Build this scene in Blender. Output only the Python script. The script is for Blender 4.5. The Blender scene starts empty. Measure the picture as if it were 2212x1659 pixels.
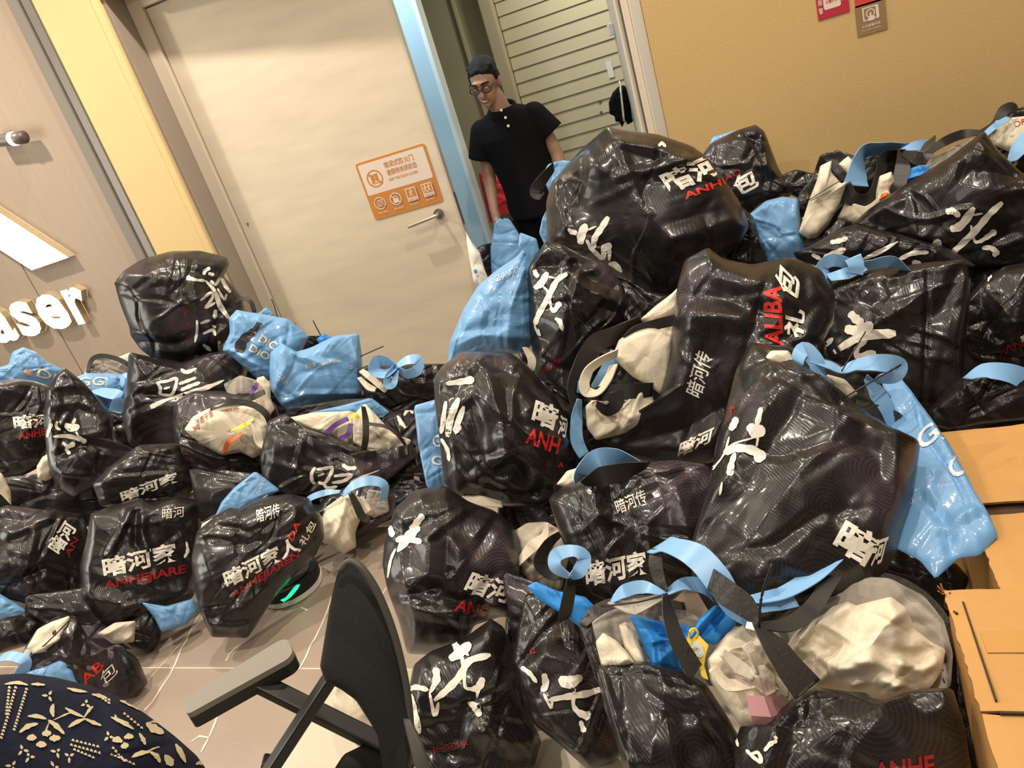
import bpy, bmesh, math, random
import numpy as np
from mathutils import Vector, Matrix
from mathutils.bvhtree import BVHTree

SC = bpy.context.scene
COL = SC.collection
W, H = 2212, 1659

# ------------------------------------------------------------------ camera
F = 1600.0
PITCH, ROLL, YAW, CAMZ = math.radians(21.8), math.radians(18.1), math.radians(24), 1.58
_hd = np.array([-math.sin(YAW), math.cos(YAW), 0])
_r0 = np.array([math.cos(YAW), math.sin(YAW), 0])
FWD = math.cos(PITCH) * _hd + np.array([0, 0, -math.sin(PITCH)])
_u0 = np.cross(_r0, FWD)
CX = math.cos(ROLL) * _r0 - math.sin(ROLL) * _u0
CY = math.sin(ROLL) * _r0 + math.cos(ROLL) * _u0
CP = np.array([0, 0, CAMZ])
cam_d = bpy.data.cameras.new('camera')
cam = bpy.data.objects.new('camera', cam_d)
COL.objects.link(cam)
cam_d.sensor_fit = 'HORIZONTAL'
cam_d.sensor_width = 36.0
cam_d.lens = F / W * 36.0
cam_d.clip_start = 0.05
cam.matrix_world = Matrix(((CX[0], CY[0], -FWD[0], 0), (CX[1], CY[1], -FWD[1], 0), (CX[2], CY[2], -FWD[2], CAMZ), (0, 0, 0, 1)))
SC.camera = cam

# ------------------------------------------------------------------ world, exposure, lights
SC.view_settings.view_transform = 'Standard'
SC.view_settings.look = 'None'
SC.view_settings.gamma = 1.0
SC.view_settings.use_curve_mapping = False
SC.view_settings.exposure = -0.75
wd = bpy.data.worlds.new('world'); SC.world = wd
wd.use_nodes = True
wd.node_tree.nodes['Background'].inputs[0].default_value = (1.0, 0.86, 0.68, 1)
wd.node_tree.nodes['Background'].inputs[1].default_value = 0.20


def lamp(name, loc, power, size, color=(1, 0.84, 0.64), aim=(0, 0, -1), spread=180, shape='DISK'):
    d = bpy.data.lights.new(name, 'AREA')
    d.shape = shape; d.size = size; d.energy = power; d.color = color; d.spread = math.radians(spread)
    o = bpy.data.objects.new(name, d); COL.objects.link(o)
    o.location = loc
    o.rotation_euler = Vector(aim).to_track_quat('-Z', 'Y').to_euler()
    return o


WL = (1, .89, .745)
lamp('ceiling_downlight', (-2.3, 2.95, 3.52), 75, 0.09, WL, (0, 0.02, -1), 150)
lamp('ceiling_downlight', (-0.2, 2.6, 3.52), 52, 0.10, WL, (0, 0, -1), 150)
lamp('ceiling_downlight', (-2.0, 0.9, 3.52), 66, 0.10, WL, (0, 0, -1), 150)
lamp('ceiling_downlight', (0.5, 0.6, 3.52), 52, 0.10, WL, (-.1, .1, -1), 150)
lamp('ceiling_downlight', (-4.3, 2.3, 3.52), 120, 0.12, WL, (0, 0, -1), 150)
lamp('ceiling_downlight', (1.4, 2.2, 3.52), 40, 0.12, WL, (0, 0, -1), 150)
lamp('soft_fill_light', (-1.0, -1.6, 3.3), 48, 1.4, (1, .91, .80), (0, .6, -1), 160, 'SQUARE')  # large soft light added behind the camera as fill
lamp('bright_shop_window', (-6.3, 0.3, 1.7), 190, 2.4, (1, .97, .84), (1, .12, -.08), 170, 'SQUARE')
lamp('stairwell_fill', (-2.0, 3.98, 2.9), 46, 0.4, (.74, .88, 1.0), (0, .35, -1), 170, 'SQUARE')  # unseen cool light added to brighten the pale blue wall
lamp('stairwell_lamp', (-0.9, 4.9, 2.7), 26, 0.25, (1, .95, .80), (0, .2, -1), 170)


def ray(x, y):
    return FWD + CX * ((x - W / 2) / F) - CY * ((y - H / 2) / F)


def at(x, y, d):
    return CP + ray(x, y) * d


def onz(x, y, z):
    r = ray(x, y); return CP + r * ((z - CAMZ) / r[2])


def ony(x, y, yy):
    r = ray(x, y); return CP + r * (yy / r[1])


# ------------------------------------------------------------------ materials
def mat(name, col, rough=0.6, spec=0.5, metal=0.0, coat=0.0, emit=None, estr=0.0, noise=None, bump=None, sheen=0.0):
    m = bpy.data.materials.new(name); m.use_nodes = True
    nt = m.node_tree; b = nt.nodes['Principled BSDF']
    b.inputs['Base Color'].default_value = (*col, 1)
    b.inputs['Roughness'].default_value = rough
    b.inputs['Specular IOR Level'].default_value = spec
    b.inputs['Metallic'].default_value = metal
    b.inputs['Coat Weight'].default_value = coat
    b.inputs['Sheen Weight'].default_value = sheen
    if emit:
        b.inputs['Emission Color'].default_value = (*emit, 1)
        b.inputs['Emission Strength'].default_value = estr
    tc = nt.nodes.new('ShaderNodeTexCoord')
    if noise:   # (scale vector, amount)
        sc, amt = noise
        mp = nt.nodes.new('ShaderNodeMapping'); mp.inputs['Scale'].default_value = sc
        nz = nt.nodes.new('ShaderNodeTexNoise'); nz.inputs['Scale'].default_value = 1; nz.inputs['Detail'].default_value = 5
        nt.links.new(tc.outputs['Object'], mp.inputs[0]); nt.links.new(mp.outputs[0], nz.inputs[0])
        mx = nt.nodes.new('ShaderNodeMixRGB'); mx.inputs[1].default_value = (*[c * (1 - amt) for c in col], 1)
        mx.inputs[2].default_value = (*[min(1, c * (1 + amt)) for c in col], 1)
        nt.links.new(nz.outputs['Fac'], mx.inputs[0]); nt.links.new(mx.outputs[0], b.inputs['Base Color'])
    if bump:
        sc, dist = bump
        mp = nt.nodes.new('ShaderNodeMapping'); mp.inputs['Scale'].default_value = sc
        nz = nt.nodes.new('ShaderNodeTexNoise'); nz.inputs['Scale'].default_value = 1; nz.inputs['Detail'].default_value = 4
        nt.links.new(tc.outputs['Object'], mp.inputs[0]); nt.links.new(mp.outputs[0], nz.inputs[0])
        bp = nt.nodes.new('ShaderNodeBump'); bp.inputs['Distance'].default_value = dist; bp.inputs['Strength'].default_value = 1
        nt.links.new(nz.outputs['Fac'], bp.inputs['Height']); nt.links.new(bp.outputs[0], b.inputs['Normal'])
    return m


def film(name, base, line, smoke, rough, weave=0.0011, crinkle=0.004, line_amt=1.0, smoke_lo=0.545, coat=.30):
    """laminated woven bag film: faint ring pattern, smoky print, woven gloss"""
    m = bpy.data.materials.new(name); m.use_nodes = True
    nt = m.node_tree; b = nt.nodes['Principled BSDF']; N = nt.nodes.new; L = nt.links.new
    tc = N('ShaderNodeTexCoord')
    oi = N('ShaderNodeObjectInfo')
    vs = N('ShaderNodeVectorMath'); vs.operation = 'MULTIPLY_ADD'; vs.inputs[1].default_value = (3.7, 5.3, 4.1)
    L(oi.outputs['Location'], vs.inputs[0]); L(tc.outputs['Object'], vs.inputs[2])
    nz = N('ShaderNodeTexNoise'); nz.inputs['Scale'].default_value = 4.2; nz.inputs['Detail'].default_value = 7
    L(vs.outputs[0], nz.inputs[0])
    rp = N('ShaderNodeMapRange'); rp.inputs[1].default_value = smoke_lo; rp.inputs[2].default_value = smoke_lo + 0.2
    L(nz.outputs['Fac'], rp.inputs[0])
    m1 = N('ShaderNodeMixRGB'); m1.inputs[1].default_value = (*base, 1); m1.inputs[2].default_value = (*smoke, 1)
    L(rp.outputs[0], m1.inputs[0])
    vo = N('ShaderNodeTexVoronoi'); vo.inputs['Scale'].default_value = 7.5; vo.voronoi_dimensions = '2D'
    L(vs.outputs[0], vo.inputs['Vector'])
    ml = N('ShaderNodeMath'); ml.operation = 'MULTIPLY'; ml.inputs[1].default_value = 95
    L(vo.outputs['Distance'], ml.inputs[0])
    sn = N('ShaderNodeMath'); sn.operation = 'SINE'; L(ml.outputs[0], sn.inputs[0])
    r2 = N('ShaderNodeMapRange'); r2.inputs[1].default_value = 0.35; r2.inputs[2].default_value = 1.0; r2.inputs[4].default_value = line_amt
    L(sn.outputs[0], r2.inputs[0])
    m2 = N('ShaderNodeMixRGB'); m2.inputs[2].default_value = (*line, 1)
    L(r2.outputs[0], m2.inputs[0]); L(m1.outputs[0], m2.inputs[1])
    L(m2.outputs[0], b.inputs['Base Color'])
    b.inputs['Roughness'].default_value = rough
    b.inputs['Specular IOR Level'].default_value = 0.38
    b.inputs['Coat Weight'].default_value = coat
    b.inputs['Coat Roughness'].default_value = .13
    wv = N('ShaderNodeTexWave'); wv.bands_direction = 'DIAGONAL'; wv.inputs['Scale'].default_value = 66; wv.inputs['Distortion'].default_value = 1.2
    wv.inputs['Detail'].default_value = 2; wv.inputs['Detail Scale'].default_value = 1.5
    L(tc.outputs['Object'], wv.inputs[0])
    b1 = N('ShaderNodeBump'); b1.inputs['Distance'].default_value = weave; b1.inputs['Strength'].default_value = 1
    L(wv.outputs['Fac'], b1.inputs['Height'])
    n2 = N('ShaderNodeTexNoise'); n2.inputs['Scale'].default_value = 16; n2.inputs['Detail'].default_value = 3; n2.inputs['Roughness'].default_value = .45
    L(vs.outputs[0], n2.inputs[0])
    b2 = N('ShaderNodeBump'); b2.inputs['Distance'].default_value = crinkle; b2.inputs['Strength'].default_value = 1
    L(n2.outputs['Fac'], b2.inputs['Height']); L(b1.outputs[0], b2.inputs['Normal'])
    L(b2.outputs[0], b.inputs['Normal'])
    return m


M = {}
M['black'] = film('black_bag_film', (.0095, .0078, .0074), (.019, .0155, .0155), (.080, .054, .072), .34, .00024, .0006)
M['blue'] = film('blue_bag_film', (.150, .335, .60), (.16, .35, .61), (.17, .36, .63), .38, .00015, .0008, .3, coat=.2)
M['cream'] = mat('cream_cotton', (.70, .625, .49), .9, .2, bump=((220, 220, 220), .0008), noise=((9, 9, 9), .06))
M['greycotton'] = mat('beige_grey_cotton', (.52, .46, .37), .9, .2, bump=((220, 220, 220), .0008))
M['lining'] = mat('grey_bag_lining', (.38, .345, .30), .75, .3, noise=((6, 6, 6), .08))
M['satin'] = mat('blue_satin_ribbon', (.22, .44, .74), .38, .5)
M['vivid'] = mat('vivid_blue_card', (.025, .24, .68), .5, .4)
M['strap'] = mat('black_webbing', (.022, .019, .017), .55, .4, bump=((200, 200, 200), .0006))
M['greystrap'] = mat('dark_grey_webbing', (.034, .030, .027), .42, .5, noise=((14, 14, 14), .35), bump=((110, 110, 110), .0015))
M['tie'] = mat('black_cable_tie', (.01, .009, .009), .35)
M['print'] = mat('white_print_ink', (.80, .75, .66), .45, .4)
M['red'] = mat('red_print_ink', (.27, .013, .015), .45, .4)
M['redbright'] = mat('bright_red_print_ink', (.58, .028, .02), .45, .4)
M['cyanprint'] = mat('pale_blue_print_ink', (.62, .68, .72), .4, .4)
M['goldprint'] = mat('cream_print_ink', (.74, .68, .52), .4, .4)
M['darkprint'] = mat('dark_print_ink', (.02, .02, .028), .4, .4)
M['skinprint'] = mat('skin_tone_print_ink', (.55, .33, .24), .4, .4)
M['yellow'] = mat('yellow_card', (.85, .60, .06), .5)
M['orange'] = mat('orange_card', (.60, .12, .03), .55)
M['purple'] = mat('purple_ribbon', (.09, .03, .20), .5)
M['pink'] = mat('pink_card_box', (.78, .42, .45), .6)
M['redbag'] = mat('red_nylon', (.70, .03, .025), .5, bump=((60, 60, 60), .002))
M['white'] = mat('white_plastic', (.78, .76, .70), .4)


# ------------------------------------------------------------------ object helpers
def props(o, label=None, cat=None, group=None, kind=None):
    if label: o['label'] = label
    if cat: o['category'] = cat
    if group: o['group'] = group
    if kind: o['kind'] = kind
    return o


def empty(name, mw=None, loc=None, **k):
    o = bpy.data.objects.new(name, None); COL.objects.link(o)
    o.empty_display_size = .05
    if mw is not None: o.matrix_world = mw
    if loc is not None: o.location = loc
    o['mw'] = [c for r in (mw if mw is not None else Matrix.Translation(loc or (0, 0, 0))) for c in r]
    return props(o, **k)


def mwof(o):
    return Matrix([o['mw'][i * 4:i * 4 + 4] for i in range(4)]) if o is not None and 'mw' in o else Matrix.Identity(4)


def link(name, me, m, parent=None, smooth=False, **k):
    o = bpy.data.objects.new(name, me); COL.objects.link(o)
    if m is not None and not me.materials: me.materials.append(m)
    if parent is not None: o.parent = parent
    if smooth: me.polygons.foreach_set('use_smooth', [True] * len(me.polygons))
    return props(o, **k)


def meshobj(name, verts, faces, m, parent=None, smooth=False, world=False, **k):
    """verts in parent space; world=True converts world coordinates into the parent's space"""
    if world and parent is not None:
        inv = mwof(parent).inverted()
        verts = [inv @ Vector(v) for v in verts]
    me = bpy.data.meshes.new(name)
    me.from_pydata([tuple(v) for v in verts], [], [tuple(f) for f in faces])
    me.update()
    return link(name, me, m, parent, smooth, **k)


def boxbm(bm, lo, hi, bev=0.0):
    r = bmesh.ops.create_cube(bm, size=1)
    vs = r['verts']
    for v in vs:
        v.co = Vector([lo[i] + (v.co[i] + .5) * (hi[i] - lo[i]) for i in range(3)])
    if bev > 0:
        es = list({e for v in vs for e in v.link_edges})
        bmesh.ops.bevel(bm, geom=es, offset=bev, segments=2, profile=.6, affect='EDGES')


def bmobj(name, bm, m, parent=None, smooth=False, world=False, **k):
    if world and parent is not None:
        bmesh.ops.transform(bm, matrix=mwof(parent).inverted(), verts=bm.verts)
    me = bpy.data.meshes.new(name); bm.to_mesh(me); bm.free()
    return link(name, me, m, parent, smooth, **k)


def box(name, lo, hi, m, parent=None, bev=0.0, world=False, **k):
    bm = bmesh.new(); boxbm(bm, lo, hi, bev)
    return bmobj(name, bm, m, parent, False, world, **k)


def catmull(P, n):
    P = np.array(P, float); out = []
    Q = np.vstack([2 * P[0] - P[1], P, 2 * P[-1] - P[-2]])
    for i in range(1, len(Q) - 2):
        for t in np.linspace(0, 1, n, endpoint=False):
            a, b, c, d = Q[i - 1:i + 3]
            out.append(.5 * (2 * b + (c - a) * t + (2 * a - 5 * b + 4 * c - d) * t ** 2 + (3 * b - a - 3 * c + d) * t ** 3))
    out.append(P[-1])
    return np.array(out)


def tube(name, pts, r, m, parent=None, seg=8, n=6, world=True, smooth=True, **k):
    P = catmull(pts, n) if n > 1 else np.array(pts, float)
    R = np.interp(np.linspace(0, 1, len(P)), np.linspace(0, 1, len(np.atleast_1d(r))), np.atleast_1d(r)) if np.ndim(r) else [r] * len(P)
    V, Fc = [], []
    ref = np.array([.3, .2, .9])
    for i, p in enumerate(P):
        t = P[min(i + 1, len(P) - 1)] - P[max(i - 1, 0)]; t /= np.linalg.norm(t) + 1e-9
        a = np.cross(t, ref); a /= np.linalg.norm(a) + 1e-9; b = np.cross(t, a)
        for s in range(seg):
            w = 2 * math.pi * s / seg
            V.append(p + R[i] * (math.cos(w) * a + math.sin(w) * b))
    for i in range(len(P) - 1):
        for s in range(seg):
            Fc.append((i * seg + s, i * seg + (s + 1) % seg, (i + 1) * seg + (s + 1) % seg, (i + 1) * seg + s))
    Fc.append(tuple(range(seg - 1, -1, -1))); Fc.append(tuple((len(P) - 1) * seg + s for s in range(seg)))
    return meshobj(name, V, Fc, m, parent, smooth, world, **k)


# ------------------------------------------------------------------ noise (numpy)
def vnoise(x, y, seed):
    xi, yi = np.floor(x).astype(np.int64), np.floor(y).astype(np.int64)
    xf, yf = x - xi, y - yi

    def h(i, j):
        n = (i * 374761393 + j * 668265263 + seed * 2147483) & 0x7fffffff
        n = ((n ^ (n >> 13)) * 1274126177) & 0x7fffffff
        return ((n ^ (n >> 16)) & 0xffff) / 65535.0
    u, v = xf * xf * (3 - 2 * xf), yf * yf * (3 - 2 * yf)
    return (h(xi, yi) * (1 - u) + h(xi + 1, yi) * u) * (1 - v) + (h(xi, yi + 1) * (1 - u) + h(xi + 1, yi + 1) * u) * v


def fold_field(u, v, rng, n, amp, width, size, reach=1.0, soft=False):
    """sharp creases: random line segments with a tent profile, faded along the line"""
    h = np.zeros_like(u)
    for _ in range(n):
        px, py = rng.uniform(-.5, .5) * size[0], rng.uniform(-.5, .5) * size[1]
        a = rng.uniform(0, math.pi)
        d = (u - px) * math.sin(a) - (v - py) * math.cos(a)
        d = d + .012 * np.sin(((u - px) * math.cos(a) + (v - py) * math.sin(a)) * rng.uniform(10, 30))
        l = (u - px) * math.cos(a) + (v - py) * math.sin(a)
        w = width * rng.uniform(.5, 1.5); L = .35 * max(size) * rng.uniform(.4, 1.0) * reach
        s = rng.choice((-1, -1, 1)) * amp * rng.uniform(.4, 1.2)
        skew = np.where(d > 0, 1.0, rng.uniform(.3, 1.0))
        h += s * (np.exp(-(d / (w * .7)) ** 2) if soft else np.maximum(0, 1 - np.abs(d) / (w * skew))) * np.exp(-(l / L) ** 2)
    return h


def segdist(u, v, P):
    best = np.full(u.shape, 1e9)
    for (ax, ay), (bx, by) in zip(P[:-1], P[1:]):
        dx, dy = bx - ax, by - ay; q = dx * dx + dy * dy + 1e-12
        t = np.clip(((u - ax) * dx + (v - ay) * dy) / q, 0, 1)
        best = np.minimum(best, np.hypot(u - ax - t * dx, v - ay - t * dy))
    return best


SEED = [11]
SOFTS = []
# things standing on the floor: depth from the camera to their feet
BASE = {'暗河家人 and ANHEJIAREN': 1.060, 'mouth of the bag by the green': 1.060, 'under the blue cloth in the bag by the green': 1.060,
        '暗河家 and ANHEJIARE in': 1.055, 'edge above the bag printed 暗河家人': 1.055, 'card edge beside the bag printed': 1.055, 'steep slanting': 1.04,
        'low on the tiles with red': 1.03, 'flap lying over the low': 1.03, 'tote in the low black bag': 1.03,
        'small black bag with cream bundles': 1.085, 'slumped': 1.085, 'dark lower bag by the floor': 1.06, 'bright silvery flank': 1.10, 'big white brush': 1.025,
        'pressed upright in the gap': 1.16, 'grey bag mouth with a cream': 1.10}
ADJ = {   # settling: how far each thing slid back or forward as the heap was packed
    'black bag with the white character 包 leaning on the ochre wall': 1.014,
    'dark empty bag flap lying on the wall side beside the white-filled bag': 1.014,
    'narrow black bag folded beside the crumpled blue bag': 1.011,
    'open black bag holding a white tote and blue ribbons under the ochre wall': 1.023,
    'folded cream cotton tote standing upright in the open black bag by the wall': 1.023,
    'small cream cloth end sticking out above the folded cotton tote': 1.023,
    'cream tote with a pale handle lying low in the open black bag by the wall': 1.023,
    'crumpled cream bag with an orange patch beside the vivid blue folder': 1.023,
    'orange printed card inside the crumpled cream bag by the wall': 1.023,
    'vivid blue folded card behind the large calligraphy bag': 1.023,
    'large black open bag with a big calligraphic 传 below the ochre wall': 0.997,
    'pale blue bag with a twisted upright neck, standing before the doorway': 1.016,
    'dark gap bag behind the bags under the pale blue bag': 1.059,
    'glossy bulging black bag with 暗 and red ANH, below the pale blue bag': 1.028,
    'black bag with 暗河 and a bright silvery flank beside the chair': 0.965,
    'black bag pressed upright in the gap beside the 暗河 bag': 0.994,
    'grey bag mouth with a cream cloth edge, in the gap below the glossy bag': 0.994,
    'long blue bag with white letters GJ, leaning beside the cardboard box': 1.026,
    'tall folded black bag in front of the long blue bag, 暗 at its foot': 0.997,
    'cream cloth fold at the top of the tall folded black bag': 0.997,
    'cream pouch with a dark hem beside the blue ribbon of the tall bag': 0.997,
    'open black bag in front holding blue card and striped socks': 1.032,
    'ribbed white sock lying at the near edge of the front bag': 1.032,
    'plain white sock folded upright beside the ribbed one': 1.032,
    'large vivid blue folder in the front bag beside the socks': 1.032,
    'smaller vivid blue folded sleeve under the black strap of the front bag': 1.032,
    'yellow and white hang tag between the blue sleeve and the knotted tote': 1.032,
    'knotted cream tote holding a pink box in the frontmost open bag': 1.032,
    'frontmost open black bag full of cream cloth, beside the cardboard box': 0.996,
    'large crumpled cream cotton cloth filling the frontmost open bag': 0.996,
    'white terry corner tucked at the lining edge of the frontmost bag': 0.996,
    'small black bag and hem behind the two blue bags at the door': 1.014,
    'small teal-blue card pouch sticking up between the blue bags': 1.014,
    'dark bag at the door with a blue bow and cream straps': 1.014,
    'black bag with white stroke ends behind the glossy heap bag and cream totes': 1.071,
    'dark lower bag by the floor between the cream-filled bag and the chair': 1.051,
    'dark slumped bag under the greenish 传 bag': 1.091,
    'dark bag between the brush 暗 bag and the greenish one': 1.051,
    'dark bag in the hollow under the red-marked white bag': 1.09,
    'cream cloth edge above the bag printed 暗河家人 by the floor': 1.09,
    'long cream hem lying between the white bag and the small-titled bag': 1.09,
    'bright blue card edge beside the bag printed 暗河家人': 1.09,
    'black bag printed 暗河家 and ANHEJIARE in the left heap': 1.03,
    'small black bag with cream bundles and black webbing near the chair': 0.991,
    'cream tote slumped onto the tiles at the edge of the left heap': 0.991,
    'smaller cream bundle crossed by black webbing beside the slumped tote': 0.991,
    'black bag low on the tiles with red letters and 包, above the floral shoulder': 0.983,
    'blue bag flap lying over the low black bag above the floral shoulder': 0.983,
    'cream crumpled tote in the low black bag at the lower left': 0.983,
    'grey folded cloth bag on the tiles between two black bags': 0.983,
    'blue bag flattened on the tiles under the black bags': 0.997,
    'dark bag lying on the tiles behind the flattened blue bag': 0.997,
    'pale cloth strip at the left frame edge in the middle of the left heap': 0.997,
    'dark bag filling the gap at the left frame edge below the faded 暗河 bag': 1.075,
    'buried dark bag in the long gap above the steep 暗河 bag': 1.056,
    'buried dark bag behind the small-titled bags and under the long open bag': 0.95,
    'buried dark bag low between the lower left bags and the grey cloth bag': 0.956,
    'buried dark bag in the pit under the glossy 暗 bag': 1.059,
    'buried dark bag behind the middle blue ribbon loops': 1.012,
    'buried dark bag under the flat white-stroked bag': 1.067,
    'buried dark bag between the 暗河 bag and the grey bag mouth': 1.079,
    'buried dark bag in the gap behind the red-marked white bag': 1.068,
    'buried dark bag in the gap under the dark bag with the blue bow': 1.016}



class Soft:
    """a soft thing (bag, folded cloth, card): an outline with real depth, puffed towards the room, creased"""

    def frame(self, poly, depth, tilt, yaw, ctr):
        P = np.array(poly, float)
        cx, cy = ctr if ctr else P.mean(0)
        self.cpx = (cx, cy)
        c = at(cx, cy, depth)
        n = CP - c; n /= np.linalg.norm(n)
        u = CX - n * (CX @ n); u /= np.linalg.norm(u); v = np.cross(n, u)
        if tilt:
            t = math.radians(tilt); n, v = n * math.cos(t) + v * math.sin(t), v * math.cos(t) - n * math.sin(t)
        if yaw:
            t = math.radians(yaw); n, u = n * math.cos(t) + u * math.sin(t), u * math.cos(t) - n * math.sin(t)
        self.c, self.u, self.v, self.n = c, u, v, n
        self.mw = Matrix(((u[0], v[0], n[0], c[0]), (u[1], v[1], n[1], c[1]), (u[2], v[2], n[2], c[2]), (0, 0, 0, 1)))
        self.depth = depth

    def loc(self, x, y):
        r = ray(x, y); t = ((self.c - CP) @ self.n) / (r @ self.n)
        q = CP + r * t - self.c
        return (q @ self.u, q @ self.v)

    def shape(self, poly, D, B, p=3.6, N=0, R=0, crumple=1.0, folds=20, foldamp=.012, foldw=.022, facets=5, facetamp=.020, planes=12, soft=False, drape=0.0, drapedir=0.6, edgepow=.72, pucker=.011, puckn=22, rnd=1, grow=1.05, ridges=(), lump=.016, seed=None):
        SEED[0] += 1
        seed = seed or SEED[0]
        rng = random.Random(seed)
        Q = np.array([self.loc(*q) for q in poly]) * grow
        for _ in range(rnd):
            Q = np.vstack([[.93 * a + .07 * b, .07 * a + .93 * b] for a, b in zip(Q, np.roll(Q, -1, 0))]).reshape(-1, 2)
        sz = max(np.ptp(Q[:, 0]), np.ptp(Q[:, 1]))
        if not N: N = int(min(184, max(84, 4.2 * sz / .0105))); R = int(N * .27)
        seg = np.hypot(*(np.roll(Q, -1, 0) - Q).T); cum = np.concatenate([[0], np.cumsum(seg)])
        s = np.linspace(0, cum[-1], N, endpoint=False)
        QQ = np.vstack([Q, Q[:1]])
        bx, by = np.interp(s, cum, QQ[:, 0]), np.interp(s, cum, QQ[:, 1])
        size = (np.ptp(bx), np.ptp(by)); sz = max(size); scl = min(1.0, min(size) / .32)
        k = np.arange(1, R + 1)
        r = np.sin(k / R * math.pi / 2) ** .9
        U = bx[None] * r[:, None]; V = by[None] * r[:, None]; RR = np.repeat(r[:, None], N, 1)
        th = np.repeat((s / cum[-1])[None], R, 0)

        pl = []
        if planes:
            ax_, ay_ = .5 * size[0], .5 * size[1]
            mx_, my_ = (bx.max() + bx.min()) / 2, (by.max() + by.min()) / 2
            for i in range(planes):
                rr, a = math.sqrt((i + rng.random()) / planes) * .92, i * 2.4 + rng.uniform(-.4, .4)
                x, y = rr * math.cos(a), rr * math.sin(a)
                g = 1.15 * D
                pl.append((mx_ + x * ax_, my_ + y * ay_, D * 1.04 - g * .5 * rr * rr + rng.uniform(-.10, .06) * D, -g * x / ax_ + rng.uniform(-.10, .10), -g * y / ay_ + rng.uniform(-.10, .10)))

        def top(U, V, RR, th):
            base = D * np.maximum(0, 1 - RR ** p) ** edgepow
            env = np.clip((1 - RR) / .16, 0, 1) ** .5
            if pl:
                n1 = vnoise(U * 6 + 50, V * 6 + 50, seed + 3) - .5
                n2 = vnoise(U * 6 + 90, V * 6 + 50, seed + 4) - .5
                Uw, Vw = U + .05 * n1 * crumple, V + .05 * n2 * crumple
                hs = [base * 1.06] + [z_ + gx * (Uw - x_) + gy * (Vw - y_) for x_, y_, z_, gx, gy in pl]
                kk = .0030 + .02 * abs(D) * .1
                hs = np.array(hs); mn = hs.min(0)
                base = np.maximum(mn - kk * np.log(np.exp(-(hs - mn) / kk).sum(0)), np.minimum(0, D) * 1.0 + 0 * base) if D > 0 else base
            h = np.zeros_like(U)
            if crumple:
                n1 = vnoise(U * 7 + 50, V * 7 + 50, seed) - .5
                n2 = 1 - np.abs(2 * vnoise(U * 13 + 9 + 2 * n1, V * 10 + 9, seed + 1) - 1)
                n3 = 1 - np.abs(2 * vnoise(U * 30 + 9 + 2 * n1, V * 26 + 9 - 2 * n1, seed + 2) - 1)
                edge = .35 + .9 * RR ** 2
                h += crumple * scl * (lump * 1.2 * n1 + (.0055 * (n2 - .6) + .0024 * (n3 - .6)) * edge)
                if facets: h += crumple * fold_field(U, V, rng, facets, facetamp * scl, .34 * min(size), size, 1.6)
            if drape:
                ca, sa = math.cos(drapedir), math.sin(drapedir)
                w1 = vnoise(U * 9 + 20, V * 9 + 20, seed + 11) - .5; w2 = vnoise(U * 5 + 60, V * 5 + 20, seed + 12) - .5
                A, Bq = U * ca + V * sa, V * ca - U * sa
                q1 = 1 - np.abs(2 * vnoise((A + .06 * w1) * 4.5 + 30, (Bq + .05 * w2) * 15 + 30, seed + 13) - 1)
                q2 = 1 - np.abs(2 * vnoise((Bq + .05 * w1) * 6 + 70, (A + .05 * w2) * 22 + 30, seed + 14) - 1)
                h += drape * (q1 ** 1.6 - .4) + drape * .45 * (q2 ** 1.6 - .4)
            if folds: h += fold_field(U, V, rng, folds, foldamp * scl, foldw * max(scl, .5), size, 1.0, soft)
            if pucker:
                w = vnoise(th * puckn * 1.0, np.zeros_like(th) + .5, seed + 7) - .5
                w2 = 1 - np.abs(2 * vnoise(th * puckn * 2.1, np.zeros_like(th) + .5, seed + 8) - 1)
                h += pucker * scl * (2.0 * w + 1.0 * (w2 - .5)) * RR ** 3
            for pts, amp, wd_ in ridges:
                d = segdist(U, V, [self.loc(*q) for q in pts])
                h += amp * (np.exp(-(d / (wd_ * .62)) ** 2) if soft else np.maximum(0, 1 - d / wd_))
            return base + h * env
        Z = top(U, V, RR, th)
        z0 = float(top(np.zeros((1, 1)), np.zeros((1, 1)), np.zeros((1, 1)), np.zeros((1, 1)))[0, 0])
        verts = [(0, 0, z0)]; faces = []
        verts += list(zip(U.ravel(), V.ravel(), Z.ravel()))
        for j in range(N): faces.append((0, 1 + j, 1 + (j + 1) % N))
        for i in range(R - 1):
            for j in range(N):
                a, b = 1 + i * N + j, 1 + i * N + (j + 1) % N
                faces.append((a, a + N, b + N, b))
        o = len(verts); prev = 1 + (R - 1) * N
        for rr in (.96, .86, .65, .35):
            zz = -B * math.sqrt(1 - rr ** 3)
            verts += [(bx[j] * rr, by[j] * rr, zz) for j in range(N)]
            for j in range(N): faces.append((prev + j, o + j, o + (j + 1) % N, prev + (j + 1) % N))
            prev = o; o += N
        verts.append((0, 0, -B))
        for j in range(N): faces.append((prev + j, o, prev + (j + 1) % N))
        return verts, faces

    def __init__(self, name, label, cat, poly, depth, m='black', D=.1, B=.05, tilt=0, yaw=0, ctr=None, part='body', group=None, single=False, **k):
        self.adj = ADJ.get(label, 1.0) * next((f for k_, f in BASE.items() if k_ in label), 1.0); depth *= self.adj
        self.frame(poly, depth, tilt, yaw, ctr)
        SOFTS.append((self, label))
        V, Fc = self.shape(poly, D, B, **k)
        me = bpy.data.meshes.new(name)
        me.from_pydata([tuple(map(float, v)) for v in V], [], Fc); me.update()
        if single:
            o = link(name, me, M[m], None, True, label=label, cat=cat, group=group)
            o.matrix_world = self.mw; o['mw'] = [c for r in self.mw for c in r]; self.root = o
        else:
            self.root = empty(name, self.mw, label=label, cat=cat, group=group)
            link(part, me, M[m], self.root, True)
        Vw = [self.mw @ Vector(v) for v in V]
        self.tree = BVHTree.FromPolygons(Vw, Fc)
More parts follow.
